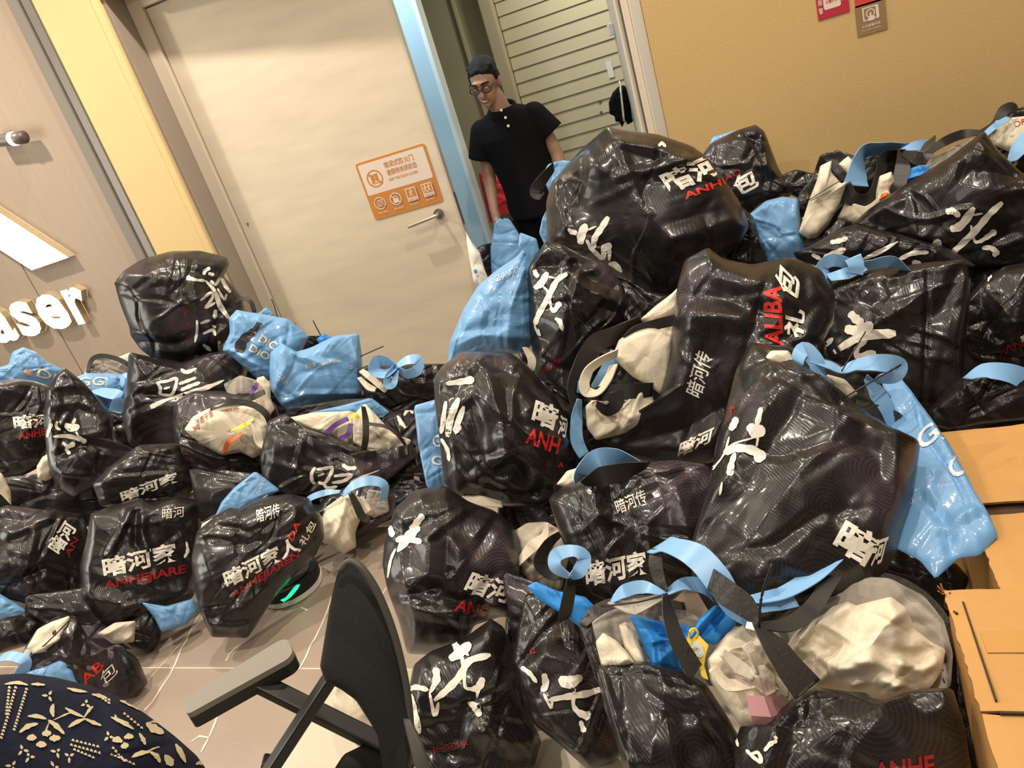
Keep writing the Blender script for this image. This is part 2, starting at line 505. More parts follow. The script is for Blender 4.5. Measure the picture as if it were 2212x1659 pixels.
        self.inv = self.mw.inverted()

    def layer(self, part, poly, depth, m='lining', D=.03, B=.02, **k):
        """another soft part of the same thing"""
        s = Soft.__new__(Soft); kk = {a: k.pop(a) for a in ('tilt', 'yaw', 'ctr') if a in k}
        s.frame(poly, depth * self.adj, kk.get('tilt', 0), kk.get('yaw', 0), kk.get('ctr'))
        V, Fc = s.shape(poly, D, B, **k)
        V = [self.inv @ (s.mw @ Vector(tuple(map(float, v)))) for v in V]
        meshobj(part, V, Fc, M[m], self.root, True)
        return self

    # --- flat print laid onto the surface
    def lay(self, name, pts, tris, m, off=.0022, label=None, kind=None):
        hit = []
        C = Vector(CP)
        for x, y in pts:
            d = Vector(ray(x, y)).normalized()
            q, nn, _, _ = self.tree.ray_cast(C, d)
            if q is None: hit.append(None); continue
            if nn.dot(d) > 0: nn = -nn
            hit.append(self.inv @ (q + nn * off * .5 - d * off * .8))
        idx, V = {}, []
        Fc = []
        for t in tris:
            if any(hit[i] is None for i in t): continue
            if max((hit[a] - hit[b]).length for a, b in zip(t, t[1:] + t[:1])) > .09: continue
            for i in t:
                if i not in idx: idx[i] = len(V); V.append(hit[i])
            Fc.append(tuple(idx[i] for i in t))
        if Fc: meshobj(name, V, Fc, M[m], self.root, False, label=label, kind=kind)

    def text(self, s, p0, p1, p2, m='print', bold=.025, name='lettering', track=1.0):
        """p0 lower left, p1 lower right, p2 upper left of the written line, in the photograph's pixels"""
        P, T = text_tris(s, bold, track)
        a, b, c = (np.array(q, float) for q in (p0, p1, p2))
        pts = [tuple(a + (b - a) * x + (c - a) * y) for x, y in P]
        step = max(5.0, .09 * np.linalg.norm(b - a) / max(1, len(s)) * 3)
        pts, tris = densify(pts, T, step)
        self.lay(name, pts, tris, m)
        return self

    def brush(self, strokes, m='print', place=None, name='brush_lettering', kind=None):
        """strokes: (points, widths) in pixels, or in a unit cell placed by three pixel corners"""
        pts, tris = [], []
        for P, wd_ in strokes:
            P = np.array(P, float)
            if place is not None:
                a, b, c = (np.array(q, float) for q in place)
                P = np.array([a + (b - a) * x + (c - a) * y for x, y in P])
                sc_ = .5 * (np.linalg.norm(b - a) + np.linalg.norm(c - a)); wd_ = [w * sc_ for w in wd_]
            n = 5; C = catmull(P, n)
            w = np.interp(np.linspace(0, 1, len(C)), np.linspace(0, 1, len(wd_)), wd_)
            w = w * (1 + .12 * np.sin(np.arange(len(C)) * 1.7 + len(pts)))
            w[0] *= .55; w[-1] *= .45
            o = len(pts)
            for i, q in enumerate(C):
                t = C[min(i + 1, len(C) - 1)] - C[max(0, i - 1)]; t /= np.linalg.norm(t) + 1e-9
                nrm = np.array([-t[1], t[0]])
                for f in (-.5, 0, .5): pts.append(tuple(q + nrm * w[i] * f))
            for i in range(len(C) - 1):
                for f in (0, 1):
                    a_, b_ = o + i * 3 + f, o + i * 3 + f + 1
                    tris += [(a_, b_, b_ + 3), (a_, b_ + 3, a_ + 3)]
        self.lay(name, pts, tris, m, kind=kind)
        return self

    def strap(self, pts, w, m='strap', name='handle', dep=None, thick=.0022, n=7, label=None):
        """webbing ribbon through pixel points (x, y[, depth]); w: seen width in pixels per point; it rolls where it looks narrow"""
        dd = dep if dep is not None else self.depth - .02
        P = np.array([at(q[0], q[1], q[2] * self.adj if len(q) > 2 else dd) for q in pts])
        ribbon(name, P, w, m, self.root, thick, n, label)
        return self

    def tie(self, pts, dep=None, r=.0022, m='tie', name='cable_tie'):
        dd = dep if dep is not None else self.depth - .03
        tube(name, [at(q[0], q[1], q[2] * self.adj if len(q) > 2 else dd) for q in pts], r, M[m], self.root, 6, 5)
        return self


def ribbon(name, P, w, m, parent, thick=.0022, n=7, label=None):
    C = catmull(P, n)
    ww = np.atleast_1d(np.array(w, float))
    ww = np.interp(np.linspace(0, 1, len(C)), np.linspace(0, 1, len(ww)), ww)
    mx = ww.max(); V, Fc = [], []
    for i, q in enumerate(C):
        t = C[min(i + 1, len(C) - 1)] - C[max(i - 1, 0)]; t /= np.linalg.norm(t) + 1e-9
        vd = CP - q; dist = (q - CP) @ FWD; vd /= np.linalg.norm(vd)
        sx = np.cross(t, vd); sx /= np.linalg.norm(sx) + 1e-9
        nn = np.cross(sx, t)
        ro = math.acos(min(1, max(.12, ww[i] / mx)))
        side = sx * math.cos(ro) + nn * math.sin(ro); nr = np.cross(t, side)
        hw = .5 * mx * dist / F
        for a, b in ((-1, -.5), (1, -.5), (1, .5), (-1, .5)):
            V.append(q + side * hw * a + nr * thick * b)
    for i in range(len(C) - 1):
        for s in range(4):
            Fc.append((i * 4 + s, i * 4 + (s + 1) % 4, i * 4 + 4 + (s + 1) % 4, i * 4 + 4 + s))
    Fc += [(3, 2, 1, 0), tuple((len(C) - 1) * 4 + s for s in range(4))]
    o = meshobj(name, V, Fc, M[m], parent, False, True, label=label)
    o.data.polygons.foreach_set('use_smooth', [True] * len(Fc))
    at_ = o.data.attributes.new('sharp_edge', 'BOOLEAN', 'EDGE')
    kv = [e.vertices[:] for e in o.data.edges]
    at_.data.foreach_set('value', [abs(a - b) % 4 == 0 and abs(a - b) >= 4 for a, b in kv])
    return o


_TC = {}


def text_tris(s, bold, track=1.0):
    key = (s, bold, track)
    if key in _TC: return _TC[key]
    cu = bpy.data.curves.new('t', 'FONT'); cu.body = s; cu.offset = bold; cu.resolution_u = 3; cu.space_character = track
    o = bpy.data.objects.new('t', cu); COL.objects.link(o)
    dg = bpy.context.evaluated_depsgraph_get(); me = o.evaluated_get(dg).to_mesh()
    bm = bmesh.new(); bm.from_mesh(me); bmesh.ops.triangulate(bm, faces=bm.faces)
    P = np.array([(v.co.x, v.co.y) for v in bm.verts]); T = [tuple(v.index for v in f.verts) for f in bm.faces]
    bm.free(); o.evaluated_get(dg).to_mesh_clear(); bpy.data.objects.remove(o); bpy.data.curves.remove(cu)
    lo, hi = P.min(0), P.max(0)
    P = (P - lo) / (hi - lo)
    _TC[key] = (P, T)
    return _TC[key]


def densify(pts, tris, L):
    bm = bmesh.new()
    vs = [bm.verts.new((x, y, 0)) for x, y in pts]
    for t in tris:
        try: bm.faces.new([vs[i] for i in t])
        except ValueError: pass
    for _ in range(4):
        es = [e for e in bm.edges if e.calc_length() > L]
        if not es: break
        bmesh.ops.subdivide_edges(bm, edges=es, cuts=1)
        bmesh.ops.triangulate(bm, faces=[f for f in bm.faces if len(f.verts) > 3])
    bm.verts.index_update()
    P = [(v.co.x, v.co.y) for v in bm.verts]; T = [tuple(v.index for v in f.verts) for f in bm.faces]
    bm.free()
    return P, T


# brush character "chuan" as it is painted on the bags, unit cell, y downwards
CHUAN = [
    ([(.50, .06), (.56, .16), (.60, .20)], [.07, .09, .05]),
    ([(.46, .30), (.60, .22), (.74, .10)], [.09, .13, .11]),
    ([(.66, .22), (.72, .25)], [.03, .03]),
    ([(.26, .80), (.42, .68), (.60, .50), (.72, .32), (1.0, .24)], [.05, .09, .10, .09, .08]),
    ([(.62, .26), (.65, .40), (.66, .62), (.72, .66), (.84, .64), (.90, .52)], [.06, .05, .04, .04, .10, .09]),
    ([(.84, .62), (.82, .78)], [.08, .02]),
    ([(.70, .82), (.80, .88), (.86, 1.0)], [.03, .11, .07]),
    ([(.28, .40), (.29, .55), (.20, .72)], [.09, .10, .03]),
    ([(.20, .70), (.27, .98), (.32, .82)], [.03, .06, .04]),
]

# ------------------------------------------------------------------ the setting
M['wall'] = mat('ochre_wall_paint', (.53, .365, .158), .75, .25, bump=((260, 260, 260), .0012), noise=((2, 2, 2), .05))
M['wallpale'] = mat('pale_ochre_wall_paint', (.66, .50, .25), .75, .25, bump=((260, 260, 260), .0012))
M['reveal'] = mat('grey_reveal_panel', (.30, .25, .205), .5)
M['framem'] = mat('champagne_metal_frame', (.62, .54, .43), .38, .5)
M['silver'] = mat('brushed_silver_frame', (.60, .55, .48), .38, .5, metal=.25)
M['darkmetal'] = mat('dark_grey_channel', (.16, .14, .125), .4, .5, metal=.3)
M['leaf'] = mat('beige_stone_pattern_laminate', (.60, .52, .40), .45, .4, noise=((2.2, 2.2, 7), .16))
for n_ in M['leaf'].node_tree.nodes:
    if n_.type == 'MAPPING': n_.inputs['Rotation'].default_value = (0, .65, 0); n_.inputs['Scale'].default_value = (3, 3, 14)
M['laser'] = mat('taupe_ribbed_panel', (.33, .255, .192), .5, .4, noise=((160, 1, 1), .16))
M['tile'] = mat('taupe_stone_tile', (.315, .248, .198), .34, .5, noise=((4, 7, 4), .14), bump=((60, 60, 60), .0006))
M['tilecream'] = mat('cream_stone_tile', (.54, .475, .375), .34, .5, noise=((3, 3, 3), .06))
M['grout'] = mat('pale_grout', (.62, .53, .42), .8)
M['vein'] = mat('white_stone_vein', (.74, .64, .53), .4)
M['ceil'] = mat('ceiling_paint', (.62, .55, .46), .8)
M['bluewall'] = mat('pale_blue_wall_paint', (.42, .60, .72), .7, .3, noise=((2, 2, 2), .03))
M['bluewhite'] = mat('white_edge_paint', (.70, .76, .78), .7)
M['stairwall'] = mat('beige_stairwell_paint', (.50, .44, .30), .75)
M['slat'] = mat('beige_shutter_metal', (.56, .50, .33), .5, .4, noise=((3, 3, 3), .07))
M['glow'] = mat('white_led_face', (1, 1, 1), .4, emit=(1.0, .96, .88), estr=5.0)
M['letterside'] = mat('brass_letter_side', (.48, .38, .22), .4, .5, metal=.3)


def S(name, lo, hi, m, parent=None, bev=0.0, **k):
    return box(name, lo, hi, M[m], parent, bev, kind='structure', **k)


YF = 3.43
grout = S('floor', (-7.2, -1.8, -.10), (3.2, 5.9, -.0018), 'grout')
T_ = .8
tile_me = {}
rt = random.Random(4)
for i in range(-7, 5):
    for j in range(-3, 6):
        x0, y0 = -1.6 + i * T_, 1.5 + j * T_
        if x0 < -6.4 or x0 > 2.3 or y0 > 3.0 and not (-2.5 < x0 < 0): continue
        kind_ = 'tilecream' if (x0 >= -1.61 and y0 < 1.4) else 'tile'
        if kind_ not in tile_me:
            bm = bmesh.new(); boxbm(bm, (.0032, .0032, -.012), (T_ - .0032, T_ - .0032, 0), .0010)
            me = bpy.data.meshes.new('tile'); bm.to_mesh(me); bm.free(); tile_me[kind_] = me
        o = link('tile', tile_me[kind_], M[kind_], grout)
        o.location = (x0, y0, rt.uniform(-.0008, 0))
vein_paths = [[(452, 1290), (436, 1318), (417, 1350), (404, 1380), (391, 1402), (380, 1430), (368, 1456), (345, 1490), (330, 1515), (312, 1534)],
              [(716, 1290), (706, 1322), (694, 1350), (680, 1380), (672, 1391), (660, 1420), (646, 1446)],
              [(497, 1502), (484, 1516), (474, 1534), (464, 1562), (451, 1593), (442, 1610), (434, 1625)], [(451, 1593), (430, 1590), (413, 1602)],
              [(524, 1388), (508, 1400), (496, 1412), (488, 1428)], [(650, 1312), (664, 1318)]]
for P in vein_paths:
    V, Fc = [], []
    Q = [onz(x, y, .0012) for x, y in P]
    for i, q in enumerate(Q):
        t = Q[min(i + 1, len(Q) - 1)] - Q[max(0, i - 1)]; t /= np.linalg.norm(t)
        s_ = np.array([-t[1], t[0], 0]) * .0042 * (1 if i % 2 else .55)
        V += [q + s_, q - s_]
    Fc = [(2 * i, 2 * i + 1, 2 * i + 3, 2 * i + 2) for i in range(len(Q) - 1)]
    meshobj('vein', V, Fc, M['vein'], grout)

wr = S('wall_right', (-.445, YF, 0), (3.2, YF + .2, 3.6), 'wall')
wl = S('wall_left', (-3.435, YF, 0), (-3.085, YF + .2, 3.6), 'wallpale')
S('trim_1', (-3.085, YF - .004, 0), (-3.035, YF + .17, 3.6), 'wallpale', bev=.012)
S('trim_2', (-3.035, YF + .02, 0), (-3.012, YF + .17, 3.6), 'reveal')
S('wall_over_door', (-3.012, YF, 2.52), (-.445, YF + .17, 3.6), 'wallpale')
shop = S('wall_shop', (-7.2, YF + .02, 0), (-3.56, YF + .2, 3.6), 'laser')
M['channel'] = mat('grey_channel', (.185, .165, .145), .5, .35)
S('trim_3', (-3.575, YF - .02, 0), (-3.50, YF + .15, 3.6), 'channel', bev=.006)
S('trim_4', (-3.50, YF - .008, 0), (-3.435, YF + .15, 3.6), 'darkmetal', bev=.004)
for sx in (-4.52, -5.5):
    box('panel_joint', (sx, YF + .017, 0), (sx + .004, YF + .021, 3.6), M['darkmetal'], shop)
S('ceiling', (-7.2, -1.8, 3.6), (3.2, YF + .2, 3.7), 'ceil')
# door frame
fr = S('door_1', (-3.012, 3.58, 0), (-2.925, 3.74, 2.52), 'framem', bev=.006)
box('frame_head', (-2.925, 3.58, 2.425), (-.445, 3.74, 2.52), M['framem'], fr, .006)
box('frame_jamb', (-.498, 3.445, 0), (-.4475, 3.74, 2.425), M['silver'], fr, .006)
box('frame_inner', (-.533, 3.47, 0), (-.4985, 3.74, 2.425), M['framem'], fr, .005)
box('frame_gap', (-.549, 3.52, 0), (-.5335, 3.74, 2.425), M['darkmetal'], fr)
box('frame_stop', (-.575, 3.56, 0), (-.5495, 3.70, 2.425), M['framem'], fr, .004)
A_ = math.radians(6.5)
LF = Matrix.Translation((-2.925, 3.6, 0)) @ Matrix.Rotation(A_, 4, 'Z')
leaf = empty('door_leaf', LF, kind='structure')
box('leaf_panel', (.006, 0, .008), (1.272, .05, 2.418), M['leaf'], leaf, .002)
box('gap_shade_strip', (-.004, .004, .008), (.0055, .04, 2.418), M['darkmetal'], leaf)  # dark strip standing in for the shaded gap between frame and leaf
box('leaf_edge', (1.2725, -.001, .008), (1.282, .051, 2.418), M['silver'], leaf)
box('latch_plate', (1.2825, .012, .92), (1.285, .04, 1.10), M['darkmetal'], leaf)


def disc(bm, c, n, r, h, seg=28):
    mt = Matrix.Translation(c) @ Vector(n).to_track_quat('Z', 'Y').to_matrix().to_4x4() @ Matrix.Translation((0, 0, h / 2))
    bmesh.ops.create_cone(bm, cap_ends=True, segments=seg, radius1=r, radius2=r, depth=h, matrix=mt)


M['chrome'] = mat('brushed_steel', (.62, .56, .46), .28, .5, metal=.8)
M['darkchrome'] = mat('dark_steel', (.22, .19, .17), .35, .5, metal=.6)
hb = bmesh.new(); disc(hb, (1.172, 0, 1.016), (0, -1, 0), .027, .012)
hd_ = bmobj('door_handle', hb, M['darkchrome'], leaf, False)
tube('handle_lever', [(1.172, -.008, 1.016), (1.172, -.05, 1.016), (1.160, -.058, 1.014), (1.08, -.06, 1.006), (1.0, -.058, .998)], .0095, M['chrome'], hd_, 10, 5, False)
hb = bmesh.new(); disc(hb, (.05, 0, 1.25), (0, -1, 0), .006, .006, 10)
bmobj('stud', hb, M['darkchrome'], leaf)
# second leaf, swung open into the stairwell
LF2 = Matrix.Translation((-.545, 3.72, 0)) @ Matrix.Rotation(math.radians(102), 4, 'Z')
leaf2 = empty('door_2', LF2, kind='structure')
box('leaf_panel', (.006, 0, .008), (.86, .045, 2.418), M['silver'], leaf2, .002)
box('leaf_edge', (.8605, -.001, .008), (.868, .046, 2.418), M['framem'], leaf2)
box('leaf_closer', (.70, .0455, 1.60), (.84, .075, 1.66), M['white'], leaf2, .006)
# stairwell behind the doors
S('wall_stair_left', (-3.3, 4.40, 0), (-1.815, 4.47, 3.2), 'bluewall')
S('trim_5', (-1.8145, 4.392, 0), (-1.785, 4.475, 3.2), 'bluewhite', bev=.006)
S('wall_stair_back', (-3.3, 5.66, 0), (.9, 5.8, 3.2), 'stairwall')
S('wall_stair_right', (.35, 3.75, 0), (.45, 5.66, 3.2), 'stairwall')
S('wall_stair_end', (-3.4, 3.75, 0), (-3.3, 5.66, 3.2), 'stairwall')
S('ceiling_stair', (-3.4, 3.75, 3.2), (.45, 5.8, 3.3), 'ceil')
S('trim_6', (-1.80, 5.52, 0), (-1.71, 5.655, 3.2), 'stairwall', bev=.006)
tk = empty('cable_trunking', loc=(-2.02, 5.64, 0), label='narrow beige cable trunking running up the stairwell wall', cat='trunking')
box('trunking_body', (-.018, -.004, 0), (.018, .018, 3.2), M['stairwall'], tk, .003)
box('trunking_cover', (-.012, -.010, 0), (.012, -.0042, 3.2), M['slat'], tk, .002)
sh = empty('roller_shutter', loc=(-1.2, 5.6, 0), label='beige roller shutter of horizontal metal slats behind the man', cat='shutter')
bm = bmesh.new()
boxbm(bm, (-.505, -.010, 0.001), (.75, .012, .0905), .003)
for v in bm.verts:
    if v.co.z < .03: v.co.y -= .010
slm = bpy.data.meshes.new('slat'); bm.to_mesh(slm); bm.free()
for k in range(34):
    o = link('slat', slm, M['slat'], sh); o.location = (0, 0, .03 + k * .0915)
box('guide_rail', (.7505, -.03, 0), (.80, .04, 3.15), M['darkmetal'], sh)
box('bottom_bar', (-.505, -.02, .004), (.75, .02, .03), M['darkmetal'], sh)
for px, py in ((1296, 219), (1299, 243)):
    q = ony(px, py, 5.585); hb = bmesh.new(); disc(hb, Vector(q), (0, -1, 0), .011, .006, 10)
    bmobj('bolt_hole', hb, M['darkmetal'], sh, world=True)
q = ony(1318, 148, 5.585)
box('paper_tag', (q[0] - .02, 5.574, q[2] - .06), (q[0] + .02, 5.580, q[2] + .05), M['white'], sh, world=True)


# ------------------------------------------------------------------ flat signs
class Panel:
    def __init__(self, name, label, cat, mw, w, h, m, r=.012, t=.003, parent=None):
        self.root = empty(name, mw, label=label, cat=cat)
        self.z = t; self.k = 0
        self.rrect('board', 0, 0, w, h, r, m, z0=0, z1=t)

    def poly(self, name, P, m, z0=None, z1=None):
        self.k += 1
        z0 = self.z + .0002 * self.k - .0001 if z0 is None else z0
        z1 = z0 + .0003 if z1 is None else z1
        n = len(P)
        V = [(x, y, z1) for x, y in P] + [(x, y, z0) for x, y in P]
        Fc = [tuple(range(n)), tuple(range(2 * n - 1, n - 1, -1))] + [(i, n + i, n + (i + 1) % n, (i + 1) % n) for i in range(n)]
        return meshobj(name, V, Fc, M[m], self.root)

    def rrect(self, name, x, y, w, h, r, m, **k):
        P = []
        for cx_, cy_, a0 in ((x + w - r, y + r, -90), (x + w - r, y + h - r, 0), (x + r, y + h - r, 90), (x + r, y + r, 180)):
            for s in range(5):
                a = math.radians(a0 + s * 22.5); P.append((cx_ + r * math.cos(a), cy_ + r * math.sin(a)))
        return self.poly(name, P, m, **k)

    def ring(self, name, c, r, w, m, seg=32):
        self.k += 1; z = self.z + .0002 * self.k + .00018
        V = []
        for s in range(seg):
            a = 2 * math.pi * s / seg
            V += [(c[0] + r * math.cos(a), c[1] + r * math.sin(a), z), (c[0] + (r - w) * math.cos(a), c[1] + (r - w) * math.sin(a), z)]
        Fc = [(2 * i, 2 * ((i + 1) % seg), 2 * ((i + 1) % seg) + 1, 2 * i + 1) for i in range(seg)]
        return meshobj(name, V, Fc, M[m], self.root)

    def line(self, name, a, b, w, m):
        a, b = np.array(a, float), np.array(b, float); t = (b - a) / np.linalg.norm(b - a); s = np.array([-t[1], t[0]]) * w / 2
        return self.poly(name, [a + s, a - s, b - s, b + s][::-1], m)

    def text(self, s, x, y, w, h, m, bold=.01):
        self.k += 1; z = self.z + .0002 * self.k + .00018
        P, T = text_tris(s, bold)
        meshobj('lettering', [(x + w * a, y + h * b, z) for a, b in P], T, M[m], self.root)


M['signorange'] = mat('sign_orange', (.50, .20, .045), .45)
M['signpale'] = mat('sign_pale', (.66, .56, .48), .45)
M['signred'] = mat('sign_red', (.42, .02, .035), .45)
M['signredlight'] = mat('sign_bright_red', (.55, .05, .04), .45)
M['signtan'] = mat('sign_tan', (.25, .16, .075), .45)
vert = Matrix.Rotation(math.radians(90), 4, 'X')
fs = Panel('fire_door_sign', 'orange and pale fire door notice stuck on the beige door leaf', 'sign', LF @ Matrix.Translation((.807, -.0005, 1.072)) @ vert, .413, .314, 'signorange', .016)
fs.rrect('pale_field', .012, .135, .389, .167, .008, 'signpale')
fs.ring('prohibition_ring', (.083, .213), .047, .0085, 'signorange')
fs.poly('door_pictogram', [(.060, .186), (.104, .186), (.104, .238), (.060, .238)], 'signorange')
fs.poly('door_pictogram', [(.070, .188), (.080, .196), (.080, .236), (.076, .238), (.090, .215), (.096, .190), (.090, .188), (.084, .205), (.084, .190)], 'signpale')
fs.line('prohibition_bar', (.048, .246), (.118, .180), .009, 'signorange')
fs.text('常闭式防火门', .158, .248, .172, .033, 'signorange')
fs.text('请保持关闭状态', .158, .208, .178, .032, 'signorange')
fs.text('KEEP THE DOOR CLOSED', .158, .180, .172, .014, 'signorange', .004)
for i, cap in enumerate(('禁止堆放', '禁止锁闭', '安全出口', '向外推开')):
    cx_ = .062 + i * .0965
    if i < 2:
        fs.ring('icon_ring', (cx_, .082), .034, .005, 'signpale')
        if i == 0:
            for q in range(4): fs.line('icon_stroke', (cx_ - .019, .066 + q * .010), (cx_ + .019, .069 + q * .010), .0045, 'signpale')
        else:
            fs.poly('icon_lock', [(cx_ - .016, .060), (cx_ + .016, .060), (cx_ + .016, .084), (cx_ - .016, .084)], 'signpale')
            fs.ring('icon_shackle', (cx_, .088), .012, .004, 'signpale', 18)
        fs.line('icon_bar', (cx_ - .024, .104), (cx_ + .024, .058), .005, 'signorange' if i == 0 else 'signpale')
    else:
        fs.rrect('icon_square', cx_ - .031, .046, .062, .072, .004, 'signpale')
        fs.poly('icon_field', [(cx_ - .026, .066), (cx_ + .026, .066), (cx_ + .026, .113), (cx_ - .026, .113)], 'signorange')
        for dx in ((0,) if i == 2 else (-.011, .011)):
            fs.ring('icon_head', (cx_ + dx, .107), .0045, .0044, 'signpale', 12)
            fs.line('icon_torso', (cx_ + dx, .102), (cx_ + dx - .002, .086), .008, 'signpale')
            fs.line('icon_limb', (cx_ + dx - .012, .094), (cx_ + dx + .010, .098), .0035, 'signpale')
            fs.line('icon_limb', (cx_ + dx - .002, .087), (cx_ + dx - .011, .069), .004, 'signpale')
            fs.line('icon_limb', (cx_ + dx - .001, .087), (cx_ + dx + .008, .070), .004, 'signpale')
        fs.text('EXIT 出' if i == 2 else 'PUSH 推', cx_ - .024, .049, .048, .012, 'signorange', .01)
    fs.text(cap, cx_ - .028, .026, .056, .012, 'signpale', .004)


def wallpanel(x, z): return Matrix.Translation((x, YF - .0005, z)) @ vert


def pz(px, py): q = ony(px, py, YF); return q[0], q[2]


x0, z0 = pz(1768, 48); x1, _ = pz(1836, 29)
w_ = x1 - x0
rs = Panel('alarm_notice', 'dark red fire alarm notice with a white card, fixed high on the ochre wall', 'sign', wallpanel(x0, z0 + .005), w_, .22, 'signred', .002)
rs.rrect('white_card', w_ * .22, .030, w_ * .54, .16, .008, 'signpale')
rs.ring('card_ring', (w_ * .48, .112), .026, .003, 'signred')
rs.ring('card_button', (w_ * .48, .112), .017, .0169, 'signredlight')
rs.text('报警', w_ * .40, .072, w_ * .17, .010, 'goldprint')
rs.text('火警按钮', w_ * .29, .050, w_ * .38, .015, 'signred')
for i, ch in enumerate('警报速'): rs.text(ch, w_ * .05, .020 + i * .030, w_ * .14, .022, 'signpale')
for i, ch in enumerate('按勿'): rs.text(ch, w_ * .80, .045 + i * .032, w_ * .14, .022, 'signpale')
x0, z0 = pz(1853, 84); x1, _ = pz(1917, 67)
w_ = x1 - x0
ts = Panel('fire_point_sign', 'small tan square sign with a pressing hand, below the red one', 'sign', wallpanel(x0, z0 + .006), w_, w_ * 1.06, 'signtan', .002)
ts.rrect('icon_plate', w_ * .24, w_ * .47, w_ * .54, w_ * .46, .003, 'signpale')
ts.rrect('icon_field', w_ * .285, w_ * .51, w_ * .40, w_ * .38, .002, 'signtan')
ts.ring('icon_ring', (w_ * .50, w_ * .70), w_ * .15, w_ * .035, 'signpale')
ts.poly('icon_hand', [(w_ * x_, w_ * y_) for x_, y_ in ((.42, .44), (.60, .44), (.64, .55), (.56, .60), (.53, .60), (.53, .72), (.47, .72), (.47, .56), (.40, .53))], 'signpale')
ts.text('火灾报警按钮', w_ * .18, w_ * .24, w_ * .62, w_ * .10, 'signpale')
ts.text('Fire Alarm Station', w_ * .18, w_ * .14, w_ * .62, w_ * .055, 'signpale', .004)
x0, z0 = pz(1849, 20); 
rd = Panel('red_fire_sign', 'plain red square sign directly above the tan one', 'sign', wallpanel(x0 - .002, z0 + .004), w_ * 1.0, w_ * 1.06, 'signredlight', .002)
rd.ring('icon_ring', (w_ * .5, w_ * .6), w_ * .2, w_ * .04, 'signpale')

# illuminated shop lettering
ls = empty('illuminated_shop_sign', loc=(-5.05, YF + .0165, .955), label='glowing white raised shop letters low on the taupe panel', cat='sign')


def raised(name, P, T, depth, m, side, parent, toworld):
    """raised letter or bar: a glowing face on a metal-sided body"""
    bm = bmesh.new(); vs = [bm.verts.new((x, y, 0)) for x, y in P]
    for t in T:
        try: bm.faces.new([vs[i] for i in t])
        except ValueError: pass
    bmesh.ops.recalc_face_normals(bm, faces=bm.faces)
    me = bpy.data.meshes.new(name)
    edges = [e for e in bm.edges if len(e.link_faces) == 1]
    V = [toworld(v.co.x, v.co.y, depth) for v in bm.verts] + [toworld(v.co.x, v.co.y, 0) for v in bm.verts]
    bm.verts.index_update(); n = len(bm.verts)
    Fs = [tuple(v.index for v in f.verts) for f in bm.faces]
    Sd = [(e.verts[0].index, e.verts[1].index, n + e.verts[1].index, n + e.verts[0].index) for e in edges]
    bm.free()
    o = meshobj(name, V, Sd, M[side], parent)
    meshobj(name + '_face', V[:n], Fs, M[m], o)
    return o


xx = 0.0
for ch, wd_, hg in (('a', .235, .235), ('s', .20, .24), ('e', .245, .24), ('r', .165, .235)):
    P, T = text_tris(ch, .035)
    raised('letter', [(xx + a * wd_, b * hg) for a, b in P], T, .045, 'glow', 'letterside', ls, lambda x, y, d: (x, -d, y))
    xx += wd_ + .035
lg = empty('illuminated_bar', loc=(-4.05, YF + .0165, 1.355), label='glowing white slanted light bar on the taupe panel above the letters', cat='light')
raised('bar', [(0, 0.01), (-.34, 0), (-1.0, .70), (-.66, .71)], [(0, 1, 2, 3)], .05, 'glow', 'letterside', lg, lambda x, y, d: (x, -d, y))
q = ony(28, 300, YF - .05)
sp = empty('wall_spotlight', loc=tuple(q), label='small grey cylinder spotlight with a lit end on the shop panel', cat='lamp')
tube('lamp_body', [(-.17, 0, 0.03), (-.03, 0, 0.005), (.085, 0, -.012)], .035, M['darkmetal'], sp, 14, 2, False)
tube('lamp_ring', [(-.005, -.002, 0.0), (.025, -.002, -.004)], .037, M['glow'], sp, 14, 1, False)
box('lamp_mount', (-.16, .01, -.01), (-.12, .068, .05), M['darkmetal'], sp)

# ------------------------------------------------------------------ people
M['skin'] = mat('skin', (.36, .205, .14), .5, .4)
M['cloth'] = mat('black_polo_cloth', (.0042, .0042, .0055), .85, .12)
M['trouser'] = mat('black_trousers', (.0038, .0038, .0045), .85, .12)
M['hair'] = mat('black_hair', (.009, .008, .008), .7, .25, bump=((70, 70, 260), .006))
M['lens'] = mat('glasses_frame', (.03, .012, .012), .3)
M['eyewhite'] = mat('eye', (.5, .46, .42), .3)
M['lip'] = mat('lip', (.34, .13, .105), .5)
M['navy'] = mat('navy_floral_cloth', (.008, .010, .024), .85, .2, bump=((90, 90, 90), .0015))


